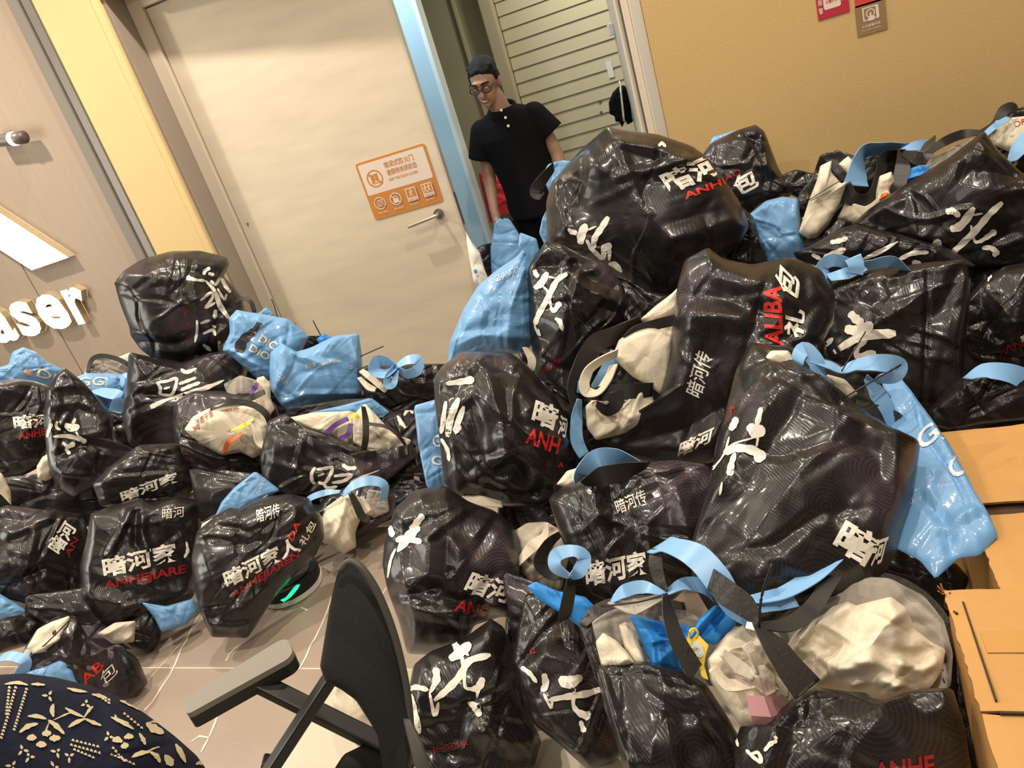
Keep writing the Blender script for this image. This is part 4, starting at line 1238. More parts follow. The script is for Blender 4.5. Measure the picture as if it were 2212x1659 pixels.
# far right top
b = black('black bag with grey lining at the top of the heap, cut by the frame edge', [(2105, 300), (2140, 275), (2170, 245), (2250, 225), (2260, 420), (2200, 400), (2165, 345), (2130, 320)], 2.72, D=.03)
b.layer('lining', [(2165, 252), (2185, 238), (2250, 226), (2250, 268), (2200, 262)], 2.66, 'lining', -.01, .03, crumple=.4)
b.strap([(2120, 285, 2.66), (2150, 268, 2.65), (2168, 240, 2.64), (2185, 232, 2.64), (2195, 242, 2.64)], [8, 16, 24, 20, 10], 'strap')
b.strap([(2185, 350, 2.58), (2205, 320, 2.57), (2235, 290, 2.56)], [14, 34, 44], 'satin', 'blue_ribbon')
b.strap([(2120, 298, 2.6), (2150, 272, 2.6), (2180, 254, 2.6)], [10, 14, 10], 'satin', 'blue_ribbon')
t = Soft('cotton_tote', 'cream printed pouch at the far top corner of the heap', 'bag', [(2140, 300), (2152, 262), (2182, 256), (2240, 250), (2250, 300), (2192, 332), (2170, 322), (2148, 312)], 2.64, 'cream', .05, .03, folds=8)
t.text('ORG', (2192, 276), (2230, 262), (2189, 264), 'greycotton' if False else 'red', .0)
# big bag at the right
b = black('large black open bag with a big calligraphic 传 below the ochre wall', [(1842, 488), (1880, 455), (1930, 420), (2000, 376), (2050, 346), (2122, 290), (2150, 330), (2200, 378), (2260, 400), (2260, 560), (2150, 568), (2090, 572), (2050, 545), (1990, 528), (1930, 512), (1880, 502)], 2.46, D=.10, p=4,
          ridges=[([(1900, 440), (1960, 470), (1992, 515)], .03, .06), ([(2122, 300), (2205, 400)], -.012, .015), ([(2100, 370), (2180, 380)], -.03, .05)])
b.layer('lining', [(1990, 372), (2010, 345), (2060, 318), (2112, 296), (2090, 322), (2040, 352)], 2.52, 'lining', .0, .02, crumple=.2, folds=2)
b.strap([(2006, 330, 2.52), (2040, 306, 2.52), (2080, 290, 2.52), (2122, 286, 2.49)], [10, 20, 20, 8], 'strap', 'rim')
b.brush(px([([(1460, 970), (1520, 960), (1590, 1010)], 60), ([(1500, 1130), (1600, 1090), (1720, 930)], 80), ([(1700, 1000), (1800, 980)], 20), ([(1980, 880), (1860, 990), (1740, 1130), (1600, 1270), (1460, 1400)], 65),
            ([(1690, 1090), (1720, 1230), (1770, 1240), (1850, 1190), (1920, 1140)], [25, 30, 30, 50, 60]), ([(1790, 1300), (1870, 1300), (1930, 1340), (1890, 1370)], 50), ([(1370, 1220), (1400, 1340), (1360, 1370)], 90), ([(1400, 1380), (1470, 1430), (1520, 1400)], 30)], (1700, 230), 4.254))
b = black('flat black bag with broken white strokes wedged under the large 传 bag', [(1720, 545), (1760, 530), (1820, 495), (1850, 488), (1940, 508), (2050, 540), (2100, 575), (2000, 590), (1900, 588), (1800, 592), (1745, 585)], 2.50, D=.06)
b.brush(px([([(400, 1250), (480, 1235), (560, 1210)], 45), ([(230, 1360), (310, 1400)], 40), ([(340, 1390), (440, 1350), (540, 1310)], 60), ([(700, 1400), (860, 1330), (1020, 1240)], [25, 50, 15]), ([(1020, 1410), (1150, 1350), (1300, 1340)], 45), ([(1150, 1430), (1230, 1440)], 50)], (1700, 230), 4.254))
# upright bag with square corner
b = black('upright black bag with a square folded corner and slanting white 传', [(1795, 600), (1850, 582), (1920, 586), (2000, 574), (2080, 568), (2090, 612), (2084, 700), (2078, 760), (2074, 850), (2020, 890), (1970, 890), (1930, 810), (1900, 800), (1850, 800), (1800, 780), (1780, 700)], 2.26, D=.10, p=4.5,
          ridges=[([(2004, 575), (2000, 700), (1992, 870)], -.010, .010), ([(1860, 600), (1840, 680), (1900, 800)], -.012, .05), ([(1990, 640), (1900, 700), (1830, 760)], .018, .05)])
b.brush(px([([(710, 1350), (740, 1380), (770, 1400)], 40), ([(690, 1420), (760, 1430), (810, 1395)], 50), ([(615, 1540), (760, 1455), (910, 1440)], [18, 38, 46]), ([(785, 1470), (742, 1505), (750, 1540), (825, 1525)], [18, 22, 30, 40]), ([(600, 1500), (640, 1460)], 22)], (1480, 0), 2.0))
b.strap([(1960, 588, 2.22), (1925, 566, 2.2), (1880, 572, 2.19), (1850, 574, 2.185), (1800, 562, 2.19), (1776, 578, 2.2), (1790, 600, 2.2)], [10, 26, 20, 20, 28, 24, 12], 'satin', 'blue_ribbon')
b.strap([(1790, 600, 2.185), (1830, 590, 2.18), (1868, 576, 2.175)], [16, 26, 18], 'satin', 'blue_ribbon')
b.strap([(1842, 555, 2.17), (1850, 575, 2.165), (1846, 592, 2.17)], [34, 30, 34], 'satin', 'ribbon_knot')
b = black('black bag at the frame edge beside the upright square-cornered bag', [(2088, 650), (2120, 612), (2170, 580), (2260, 565), (2260, 790), (2160, 795), (2105, 775), (2078, 740)], 2.28, D=.09, ridges=[([(2120, 690), (2160, 740), (2212, 770)], -.02, .04), ([(2110, 680), (2120, 720), (2160, 745)], .02, .03)])
b.brush(px([([(1250, 1180), (1300, 1195), (1320, 1200)], 40), ([(1290, 1170), (1325, 1200)], 20)], (1480, 0), 2.0)).text('家', (2206, 745), (2228, 738), (2202, 725))
b.text('AN', (2170, 765), (2215, 748), (2165, 748), 'red')
b = black('black bag lying behind the cardboard flap, blue ribbon across it', [(2005, 890), (2040, 850), (2080, 815), (2150, 798), (2260, 805), (2260, 900), (2130, 912), (2050, 925), (2015, 915)], 2.10, D=.07)
b.strap([(2088, 818, 2.02), (2130, 802, 2.01), (2180, 806, 2.0), (2222, 822, 2.0)], [8, 34, 40, 44], 'satin', 'blue_ribbon')
# --- top of the heap
b = black('biggest black bag crowning the heap, half printed 暗 and brush character', [(1262, 330), (1316, 282), (1350, 290), (1420, 298), (1490, 322), (1522, 345), (1562, 398), (1592, 442), (1608, 486), (1592, 522), (1562, 548), (1500, 592), (1446, 642), (1400, 634), (1345, 607), (1290, 572), (1230, 547), (1193, 520), (1190, 440), (1200, 398)], 2.66, D=.17, B=.12, p=3,
          ridges=[([(1258, 332), (1345, 405), (1450, 512)], .035, .11), ([(1345, 312), (1420, 328), (1480, 350)], .02, .03), ([(1340, 385), (1430, 365), (1500, 345)], .02, .025), ([(1450, 512), (1590, 470)], .02, .05), ([(1200, 400), (1215, 450), (1230, 490)], .02, .03)])
b.text('暗河', (1450, 420), (1566, 372), (1420, 376), bold=.035).text('ANHEJ', (1482, 436), (1590, 394), (1474, 418), 'redbright', .03)
b.brush(px([([(525, 1010), (560, 1040), (610, 1050)], [20, 45, 40]), ([(640, 1150), (650, 1060), (690, 970)], [60, 80, 60]), ([(690, 1030), (780, 990)], 18), ([(890, 905), (830, 1000), (770, 1090), (750, 1190)], [50, 55, 55, 50]), ([(690, 1110), (740, 1190), (800, 1250), (840, 1270), (860, 1180), (920, 1170)], [25, 40, 40, 40, 70, 60]), ([(900, 1200), (895, 1300)], [50, 12]), ([(890, 1325), (950, 1335), (1010, 1400)], [25, 60, 30])], (1100, 250), 4.1475))
b.brush([([(1422, 316), (1430, 310), (1438, 318)], [6, 8, 5])])
b.strap([(1196, 360, 2.62), (1170, 392, 2.6), (1158, 415, 2.6), (1172, 425, 2.6)], [14, 24, 28, 16], 'strap')
b = blue('blue bag sliver with a grey strap between the man and the biggest black bag', [(1172, 380), (1185, 358), (1210, 350), (1235, 352), (1215, 400), (1200, 440), (1195, 510), (1180, 530), (1166, 500), (1172, 470), (1192, 430)], 2.80, D=.03, B=.03)
b = black('black bag with brush 传 and gathered top, right of the pale blue bag', [(1168, 548), (1180, 530), (1215, 535), (1260, 560), (1312, 580), (1342, 620), (1352, 660), (1337, 702), (1300, 745), (1262, 795), (1248, 850), (1240, 900), (1190, 860), (1160, 810), (1148, 700), (1146, 620), (1144, 585)], 2.45, D=.12, ridges=[([(1228, 590), (1260, 628), (1332, 652)], .03, .035), ([(1228, 592), (1285, 584)], .018, .02), ([(1240, 620), (1215, 700), (1215, 760)], .018, .05), ([(1150, 570), (1230, 585), (1290, 560)], -.02, .03)])
b.brush(px([([(765, 330), (780, 365), (805, 390)], 40), ([(770, 485), (830, 440), (880, 350)], [40, 62, 50]), ([(870, 385), (960, 400)], 16), ([(1050, 360), (960, 420), (890, 560), (810, 700), (772, 800)], [40, 50, 50, 48, 40]), ([(770, 800), (790, 850), (815, 885), (800, 830)], 22), ([(845, 470), (890, 530), (910, 640), (935, 680), (990, 600)], [20, 22, 22, 35, 55]), ([(945, 740), (985, 770), (1008, 845)], [20, 45, 20])], (960, 500), 3.95))
b.text('卡沉浮', (1170, 812), (1216, 784), (1163, 800), 'red', .0)
b = black('dark bag in the shadow under the biggest black bag, cut cable ties on it', [(1310, 592), (1360, 606), (1402, 630), (1450, 640), (1490, 615), (1490, 700), (1410, 712), (1350, 725), (1325, 690)], 2.50, D=.04)
for q in (((1345, 660), (1352, 700)), ((1356, 665), (1372, 695)), ((1362, 650), (1352, 690))): b.tie([(q[0][0], q[0][1], 2.42), (q[1][0], q[1][1], 2.42)], r=.0018)
b.strap([(1345, 650, 2.44), (1350, 672, 2.43), (1360, 690, 2.43)], [8, 9, 5], 'lining', 'tag')
# pale blue bag
b = blue('pale blue bag with a twisted upright neck, standing before the doorway', [(1136, 540), (1150, 600), (1149, 680), (1151, 738), (1128, 758), (1090, 765), (1040, 762), (1005, 772), (970, 787), (977, 735), (1005, 668), (1035, 620), (1070, 590), (1110, 563)], 2.48, D=.10, B=.07, p=2.6,
         ridges=[([(1136, 560), (1118, 610), (1100, 680), (1095, 740)], .022, .04), ([(985, 745), (1040, 722), (1148, 730)], .016, .03), ([(1040, 640), (1060, 670), (1050, 710)], -.012, .02)])
b.layer('bag_neck', [(1124, 504), (1158, 517), (1164, 542), (1152, 585), (1138, 600), (1130, 570), (1140, 548), (1120, 532)], 2.42, 'blue', .015, .012, folds=3)
b.text('CHANGO', (1071, 610), (1120, 588), (1068, 597), 'cyanprint', .0)
b.text('恒', (1058, 616), (1070, 610), (1055, 605), 'cyanprint', .0)
b.strap([(1133, 750, 2.38), (1148, 775, 2.37), (1146, 795, 2.37), (1134, 808, 2.38)], [8, 18, 18, 8], 'greycotton')
b = black('dark gap bag behind the bags under the pale blue bag', [(1120, 760), (1165, 780), (1215, 850), (1250, 860), (1260, 1000), (1210, 1010), (1170, 900)], 2.56, D=.05)
# --- middle: open bag with cream totes
b = black('black bag lying open with cream totes, red letters beside 礼包', [(1482, 572), (1530, 546), (1562, 570), (1620, 582), (1700, 566), (1762, 592), (1792, 642), (1788, 702), (1762, 748), (1700, 756), (1640, 768), (1612, 808), (1592, 875), (1572, 935), (1540, 990), (1480, 996), (1410, 990), (1340, 974), (1276, 946), (1330, 925), (1400, 876), (1430, 852), (1452, 760), (1458, 690), (1468, 620)], 2.24, D=.14, B=.05, ctr=(1545, 790), p=3,
          ridges=[([(1475, 640), (1560, 650), (1640, 680)], -.03, .05), ([(1530, 560), (1610, 610), (1690, 650)], .03, .06), ([(1465, 690), (1600, 690)], .022, .05), ([(1590, 860), (1480, 920), (1350, 960)], -.02, .06)])
b.text('ALIBA', (1692, 748), (1688, 618), (1652, 744), 'redbright', .035)
b.text('礼', (1735, 735), (1740, 672), (1692, 722), bold=.03).text('包', (1722, 658), (1728, 606), (1672, 612), bold=.03)
b.text('暗河传', (1515, 862), (1542, 770), (1478, 845), bold=.01).text('暗河', (1462, 990), (1536, 955), (1470, 955), bold=.03)
b.layer('inside', [(1235, 820), (1262, 770), (1290, 738), (1340, 702), (1400, 690), (1475, 615), (1478, 850), (1420, 900), (1330, 955), (1270, 960), (1245, 900)], 2.42, 'black', .01, .03, crumple=.4)
b.strap([(1385, 690, 2.33), (1330, 722, 2.33), (1285, 745, 2.33), (1250, 800, 2.34), (1238, 850, 2.34), (1262, 930, 2.34)], [16, 34, 44, 30, 22, 16], 'greystrap')
b.strap([(1300, 738, 2.36), (1278, 775, 2.36), (1262, 820, 2.36), (1252, 850, 2.36)], [10, 26, 26, 12], 'satin', 'blue_ribbon')
b.strap([(1330, 760, 2.37), (1310, 800, 2.37), (1285, 840, 2.37)], [24, 28, 20], 'satin', 'blue_ribbon')
b.strap([(1465, 690, 2.23), (1420, 700, 2.25), (1375, 712, 2.28), (1350, 730, 2.3)], [24, 22, 18, 10], 'strap')
b.strap([(1410, 842, 2.22), (1360, 845, 2.21), (1300, 850, 2.22), (1265, 858, 2.25)], [30, 34, 34, 16], 'strap')
b.strap([(1330, 845, 2.2), (1332, 870, 2.2), (1312, 886, 2.2), (1288, 872, 2.21)], [26, 30, 26, 12], 'strap')
b.strap([(1252, 862, 2.3), (1246, 900, 2.3), (1246, 950, 2.3), (1262, 985, 2.3)], [10, 24, 28, 24], 'satin', 'blue_ribbon')
t = Soft('cotton_tote', 'cream cotton tote with a looped strap half inside the middle open bag', 'bag', [(1456, 704), (1452, 760), (1446, 820), (1428, 852), (1405, 832), (1368, 812), (1344, 790), (1327, 768), (1340, 735), (1388, 708), (1430, 697)], 2.30, 'cream', .06, .03, folds=4, foldamp=.006, lump=.01)
t.strap([(1334, 762, 2.25), (1300, 778, 2.23), (1272, 800, 2.22), (1262, 828, 2.21), (1268, 846, 2.21), (1292, 846, 2.21), (1312, 820, 2.22), (1326, 788, 2.24)], [14, 15, 18, 22, 24, 14, 16, 14], 'cream', thick=.004)
cloth('cotton_tote', 'upper cream tote with thin folded straps behind the looped-strap tote', [(1474, 612), (1468, 680), (1440, 690), (1400, 700), (1384, 690), (1418, 660), (1450, 636)], 2.34, D=.03, B=.02)
cloth('cotton_tote', 'lower creased cream tote at the mouth of the middle open bag', [(1268, 878), (1290, 858), (1340, 880), (1385, 838), (1402, 842), (1412, 880), (1392, 922), (1340, 938), (1290, 948), (1271, 922)], 2.28, D=.05, B=.03, folds=12, ridges=[([(1385, 845), (1360, 900)], .016, .018), ([(1330, 940), (1345, 905)], -.014, .014)])
# --- glossy bag with 暗 ANH
b = blue('blue bag edge with pale letters pressed behind the glossy 暗 bag', [(896, 880), (946, 866), (985, 880), (1000, 1030), (930, 1052), (922, 1045), (905, 960)], 2.52, D=.03, B=.03)
b.text('G', (934, 964), (952, 966), (935, 938), 'cyanprint').text('GJ', (931, 1010), (962, 1012), (933, 983), 'cyanprint')
b = black('glossy bulging black bag with 暗 and red ANH, below the pale blue bag', [(960, 798), (1000, 768), (1050, 765), (1102, 770), (1132, 790), (1166, 830), (1196, 862), (1218, 902), (1228, 960), (1218, 1030), (1196, 1067), (1160, 1088), (1100, 1086), (1040, 1078), (985, 1068), (963, 1030), (956, 950), (946, 880), (944, 822)], 2.26, D=.17, B=.10, p=2.6,
          ridges=[([(1040, 775), (1060, 840), (1085, 910), (1090, 980)], .035, .06), ([(1090, 980), (1030, 1030)], .025, .03), ([(1090, 940), (1150, 1000), (1200, 1040)], .03, .035), ([(1060, 1010), (1110, 1000), (1150, 1060)], -.03, .04), ([(1060, 790), (1130, 830), (1180, 880)], -.016, .03), ([(1020, 860), (960, 900)], .016, .03)])
b.text('暗', (1146, 912), (1198, 932), (1158, 860), bold=.03).text('ANH', (1134, 956), (1204, 982), (1142, 922), 'redbright', .03).text('河', (1203, 938), (1222, 948), (1210, 895), bold=.03)
b.brush(px([([(640, 310), (730, 300), (815, 285)], [25, 40, 50]), ([(640, 420), (620, 560), (610, 620)], 30), ([(720, 400), (670, 520), (650, 640)], 45), ([(750, 450), (700, 600), (730, 570)], 40), ([(610, 650), (650, 720), (660, 790)], 25)], (740, 720), 2.861))
b.text('A', (1204, 1010), (1216, 1010), (1206, 998), 'redbright')
b.strap([(1000, 1072, 2.2), (1040, 1082, 2.18), (1085, 1090, 2.19)], [10, 22, 12], 'cream', 'tag')
# --- lower left of heap
b = black('black bag with 暗河 and a bright silvery flank beside the chair', [(858, 1105), (900, 1066), (960, 1056), (1010, 1090), (1062, 1108), (1102, 1138), (1120, 1182), (1116, 1260), (1112, 1330), (1075, 1328), (1022, 1345), (1000, 1395), (930, 1406), (884, 1404), (868, 1340), (843, 1272), (833, 1220), (838, 1168)], 2.02, D=.14, B=.10, p=2.8,
          ridges=[([(930, 1160), (985, 1120), (1040, 1085)], .02, .02), ([(930, 1165), (925, 1240), (860, 1290)], .035, .05), ([(850, 1290), (940, 1270), (1060, 1340)], -.03, .04), ([(875, 1300), (940, 1320), (1060, 1310)], .022, .03)])
b.text('暗河', (999, 1278), (1096, 1306), (1022, 1232), bold=.03).text('ANH', (980, 1320), (1052, 1338), (990, 1292), 'red', .03)
b.brush(px([([(500, 1120), (460, 1170), (420, 1220)], 45), ([(295, 1190), (310, 1260)], 36), ([(470, 1190), (410, 1260), (340, 1350)], [50, 65, 25]), ([(280, 1510), (300, 1400), (330, 1330)], 18), ([(330, 1280), (400, 1270), (490, 1290)], 45)], (740, 720), 2.861))
b = black('black bag with big white brush 传 standing on the floor behind the chair', [(1000, 1388), (1060, 1345), (1085, 1362), (1112, 1420), (1132, 1500), (1147, 1560), (1162, 1592), (1152, 1640), (1132, 1690), (1000, 1700), (920, 1690), (893, 1600), (884, 1520), (900, 1440), (935, 1412)], 1.86, D=.11, B=.06, p=3,
          ridges=[([(1040, 1360), (1075, 1450), (1060, 1560)], .03, .06), ([(1040, 1580), (1100, 1600), (1160, 1600)], .02, .04)])
b.brush(CHUAN, place=((895, 1372), (1060, 1372), (895, 1548)))
b.brush(px([([(425, 1015), (480, 1000), (555, 1018)], 36), ([(440, 1045), (465, 1150), (500, 1300)], 42)], (740, 1150), 2.989))
b.text('卡沉浮', (926, 1632), (1014, 1612), (924, 1616), 'red', .0)
b = black('narrow black bag with small brush 传, blue card showing at its mouth', [(1112, 1425), (1140, 1290), (1190, 1290), (1240, 1330), (1290, 1420), (1332, 1482), (1352, 1552), (1348, 1612), (1320, 1642), (1268, 1655), (1210, 1602), (1158, 1562), (1132, 1500)], 1.80, D=.10, B=.07, ridges=[([(1200, 1300), (1220, 1400), (1280, 1450)], -.02, .04), ([(1180, 1420), (1260, 1440), (1330, 1480)], .022, .03)])
b.brush(px([([(1155, 870), (1210, 910), (1255, 970)], 30), ([(1300, 910), (1312, 980), (1290, 1030)], 48), ([(1400, 940), (1460, 970), (1545, 930)], [50, 85, 50]), ([(1330, 1082), (1450, 1060), (1580, 1040), (1690, 1005)], [25, 42, 45, 30]), ([(1500, 1010), (1490, 1110), (1530, 1165), (1600, 1190)], [20, 25, 40, 65]), ([(1535, 1215), (1562, 1290)], [25, 42]), ([(1300, 1040), (1345, 1130), (1355, 1080)], 20)], (740, 1150), 2.989))
b.text('红', (1146, 1415), (1160, 1410), (1143, 1400), 'red')
b.strap([(1236, 1240, 1.72), (1230, 1280, 1.70), (1222, 1320, 1.70), (1218, 1340, 1.72)], [14, 26, 28, 20], 'strap')
b.strap([(1232, 1248, 1.69), (1200, 1225, 1.69), (1204, 1198, 1.70), (1240, 1190, 1.70), (1262, 1205, 1.70), (1250, 1235, 1.69), (1232, 1248, 1.69)], [10, 26, 30, 24, 30, 30, 10], 'satin', 'blue_ribbon')
cloth('folder', 'vivid blue folded card in the narrow bag with the small brush 传', [(1142, 1268), (1160, 1258), (1205, 1278), (1262, 1290), (1284, 1312), (1262, 1365), (1250, 1352), (1215, 1325), (1165, 1296)], 1.76, 'vivid', 'folder', D=.02, B=.015, p=5, folds=5)
b = black('black bag pressed upright in the gap beside the 暗河 bag', [(1085, 1420), (1098, 1290), (1120, 1225), (1150, 1250), (1150, 1320), (1115, 1440)], 1.96, D=.04)
b = Soft('grey_tote_bag', 'grey bag mouth with a cream cloth edge, in the gap below the glossy bag', 'bag', [(1112, 1150), (1140, 1132), (1180, 1130), (1216, 1150), (1228, 1195), (1210, 1272), (1160, 1268), (1122, 1225)], 2.0, 'greycotton', .04, .04)
b.strap([(1120, 1215, 1.95), (1150, 1180, 1.94), (1175, 1160, 1.94), (1182, 1130, 1.95)], [12, 26, 18, 6], 'cream', 'cream_edge')
b.strap([(1215, 1150, 1.93), (1185, 1175, 1.92), (1165, 1215, 1.92), (1190, 1240, 1.92), (1225, 1240, 1.92)], [10, 22, 26, 24, 16], 'strap')
# --- 暗河家 bag in the middle
b = black('black bag printed 暗河家 with a small brush title, behind the two front bags', [(1193, 1078), (1230, 1050), (1300, 1030), (1380, 1006), (1450, 1000), (1522, 1010), (1560, 1060), (1545, 1150), (1510, 1230), (1450, 1290), (1340, 1300), (1280, 1275), (1240, 1210), (1212, 1140)], 1.98, D=.11, B=.07, p=3.4,
          ridges=[([(1285, 1045), (1290, 1120), (1320, 1190)], .022, .03), ([(1320, 1040), (1330, 1140)], -.018, .025), ([(1440, 1010), (1470, 1100), (1490, 1180)], .022, .04), ([(1395, 1130), (1405, 1220)], .014, .03)])
b.text('暗河家', (1268, 1268), (1402, 1240), (1262, 1214), bold=.03).text('暗河传', (1336, 1112), (1400, 1085), (1326, 1082), bold=.01)
b.strap([(1378, 1002, 1.93), (1330, 988, 1.92), (1290, 992, 1.92), (1258, 1020, 1.92), (1250, 1040, 1.93)], [12, 36, 44, 30, 12], 'satin', 'blue_ribbon')
b.strap([(1400, 1005, 1.91), (1350, 1018, 1.90), (1300, 1030, 1.90), (1258, 1045, 1.91)], [12, 36, 44, 12], 'strap')
cloth('cotton_tote', 'cream cloth tip behind the black handle lobe in the middle of the heap', [(1203, 1046), (1225, 1018), (1252, 1010), (1262, 1035), (1225, 1052)], 2.06, D=.02, B=.02)
# --- blue GJ bag and tall bag
b = blue('long blue bag with white letters GJ, leaning beside the cardboard box', [(1908, 832), (1930, 804), (1962, 842), (2012, 912), (2062, 982), (2102, 1062), (2132, 1112), (2149, 1152), (2112, 1192), (2067, 1197), (2052, 1212), (2020, 1240), (1988, 1202), (1925, 1170), (1910, 1140), (1930, 1060), (1935, 960), (1922, 935), (1928, 890)], 1.60, D=.03, B=.03, p=4, ctr=(2010, 1040), tilt=42, planes=7, crumple=.7, folds=6,
         ridges=[([(1990, 1080), (2045, 1140), (2055, 1200)], -.014, .02), ([(2045, 1150), (2100, 1120)], .014, .02), ([(1960, 850), (2060, 1010)], .01, .02)])
b.text('GJ', (2000, 986), (2052, 938), (1974, 944), 'cyanprint', .02).text('G', (2062, 1040), (2096, 1012), (2042, 1000), 'cyanprint', .02).text('CO', (1948, 1100), (1975, 1086), (1944, 1090), 'cyanprint', .0)
b = black('tall folded black bag in front of the long blue bag, 暗 at its foot', [(1597, 806), (1625, 756), (1660, 760), (1710, 775), (1765, 822), (1822, 862), (1872, 902), (1932, 947), (1976, 962), (1962, 1062), (1942, 1122), (1920, 1200), (1880, 1256), (1800, 1280), (1700, 1302), (1640, 1322), (1560, 1300), (1508, 1245), (1500, 1180), (1538, 1062), (1556, 960), (1578, 880)], 1.68, D=.11, B=.05, p=3.4, ctr=(1730, 1050), tilt=28,
          ridges=[([(1835, 962), (1720, 1100), (1600, 1240)], .030, .10), ([(1690, 892), (1760, 930), (1825, 965)], .03, .035), ([(1700, 880), (1830, 900), (1850, 870)], -.030, .05), ([(1690, 892), (1650, 960), (1580, 1080)], .022, .05), ([(1840, 960), (1890, 1040), (1930, 1110)], -.012, .04), ([(1935, 950), (1930, 1110)], .012, .03)])
b.text('暗', (1794, 1182), (1872, 1228), (1830, 1118), bold=.03).text('河', (1878, 1225), (1905, 1215), (1893, 1165), bold=.03)
b.brush(px([([(470, 460), (450, 540), (430, 600)], 32), ([(390, 570), (440, 610), (485, 580)], [50, 85, 60]), ([(320, 520), (305, 560), (280, 600)], 45), ([(440, 640), (310, 680), (250, 720)], 12), ([(450, 640), (440, 700)], 16), ([(240, 740), (330, 710), (430, 730), (480, 790)], [40, 50, 60, 90]), ([(310, 740), (290, 800), (275, 880)], [25, 35, 50]), ([(275, 640), (245, 740), (205, 800), (160, 850)], [14, 12, 10, 22]), ([(230, 920), (215, 1000)], 16)], (1480, 720), 2.861))
b.text('A', (1580, 900), (1590, 880), (1572, 890), 'red')
b.layer('inside', [(1615, 770), (1635, 748), (1700, 750), (1800, 782), (1900, 832), (1950, 900), (1960, 955), (1870, 920), (1760, 850)], 1.93, 'strap', .01, .02, crumple=.5)
b.strap([(1850, 872, 1.80), (1890, 886, 1.80), (1935, 902, 1.81), (1960, 925, 1.82)], [16, 26, 26, 12], 'greystrap')
b.strap([(1745, 830, 1.84), (1722, 790, 1.82), (1736, 755, 1.81), (1762, 780, 1.80), (1770, 810, 1.80), (1800, 846, 1.79)], [8, 24, 34, 34, 26, 14], 'satin', 'blue_ribbon')
b.strap([(1756, 778, 1.82), (1790, 788, 1.80), (1820, 800, 1.79), (1850, 790, 1.79), (1900, 784, 1.79), (1938, 790, 1.80), (1930, 812, 1.80), (1890, 818, 1.80)], [10, 16, 12, 24, 38, 40, 30, 14], 'satin', 'blue_ribbon')
b.strap([(1870, 815, 1.80), (1895, 850, 1.80), (1915, 880, 1.80), (1930, 920, 1.81)], [12, 34, 30, 20], 'satin', 'blue_ribbon')
b.tie([(1818, 862, 1.75), (1880, 826, 1.74), (1946, 788, 1.75)], r=.0022).tie([(1818, 802, 1.77), (1840, 765, 1.77), (1870, 716, 1.78)], r=.0018)
cloth('cotton_tote', 'cream cloth fold at the top of the tall folded black bag', [(1652, 772), (1668, 758), (1702, 758), (1718, 782), (1712, 802), (1688, 800)], 1.86, D=.025, B=.02)
cloth('cotton_tote', 'cream pouch with a dark hem beside the blue ribbon of the tall bag', [(1765, 815), (1790, 810), (1825, 820), (1852, 850), (1832, 862), (1790, 838)], 1.85, D=.025, B=.02)
b = black('dark bag deep between the long blue bag and the cardboard box', [(1900, 1170), (1960, 1180), (2000, 1210), (2030, 1240), (2060, 1215), (2090, 1250), (2060, 1330), (2000, 1320), (1880, 1260)], 1.78, D=.04)

# --- two big open bags in front
b = black('open black bag in front holding blue card and striped socks', [(1292, 1442), (1340, 1432), (1400, 1434), (1470, 1448), (1522, 1482), (1562, 1542), (1595, 1600), (1612, 1720), (1372, 1740), (1345, 1630), (1312, 1530)], 1.46, D=.08, B=.05, p=4, folds=8, ridges=[([(1420, 1440), (1440, 1560), (1470, 1700)], .012, .03), ([(1295, 1445), (1330, 1560), (1370, 1680)], .016, .02), ([(1300, 1466), (1400, 1458), (1500, 1490)], -.003, .006)])
b.layer('bag_side', [(1252, 1352), (1274, 1330), (1292, 1400), (1306, 1450), (1345, 1560), (1400, 1720), (1365, 1730), (1325, 1560), (1278, 1440)], 1.50, 'black', .02, .02)
b.layer('lining', [(1262, 1345), (1300, 1312), (1345, 1300), (1400, 1300), (1470, 1320), (1560, 1360), (1580, 1480), (1440, 1470), (1300, 1450), (1280, 1400)], 1.62, 'lining', .005, .02, crumple=.5)
b.strap([(1260, 1350, 1.55), (1285, 1322, 1.57), (1330, 1302, 1.60), (1400, 1296, 1.62), (1480, 1310, 1.62)], [16, 26, 22, 18, 14], 'greystrap', 'rim')
b.strap([(1440, 1282, 1.50), (1424, 1250, 1.52), (1416, 1215, 1.53), (1420, 1185, 1.54)], [12, 26, 30, 24], 'greystrap')
b.strap([(1438, 1286, 1.46), (1446, 1330, 1.44), (1462, 1380, 1.42), (1490, 1430, 1.41), (1505, 1450, 1.41)], [12, 28, 34, 40, 36], 'greystrap')
b.strap([(1418, 1180, 1.56), (1450, 1178, 1.52), (1505, 1202, 1.48), (1550, 1252, 1.45), (1588, 1312, 1.43), (1632, 1350, 1.42)], [20, 34, 56, 60, 46, 16], 'satin', 'blue_ribbon')
b.strap([(1320, 1296, 1.56), (1350, 1276, 1.53), (1390, 1268, 1.51), (1437, 1284, 1.49)], [10, 28, 28, 8], 'satin', 'blue_ribbon')
b.strap([(1437, 1284, 1.49), (1480, 1262, 1.51), (1530, 1270, 1.53), (1560, 1300, 1.55)], [8, 28, 34, 20], 'satin', 'blue_ribbon')
b.strap([(1320, 1300, 1.55), (1370, 1310, 1.52), (1440, 1286, 1.49)], [8, 34, 8], 'lining', 'ribbon_back')
b.tie([(1300, 1310, 1.54), (1380, 1300, 1.48), (1442, 1282, 1.46)], r=.002)
cloth('sock', 'ribbed white sock lying at the near edge of the front bag', [(1288, 1388), (1304, 1368), (1332, 1385), (1355, 1410), (1376, 1438), (1302, 1442)], 1.52, D=.03, B=.03, cat='sock', folds=3, ridges=[([(1300 + i * 9, 1425), (1304 + i * 9, 1440)], .005, .005) for i in range(8)])
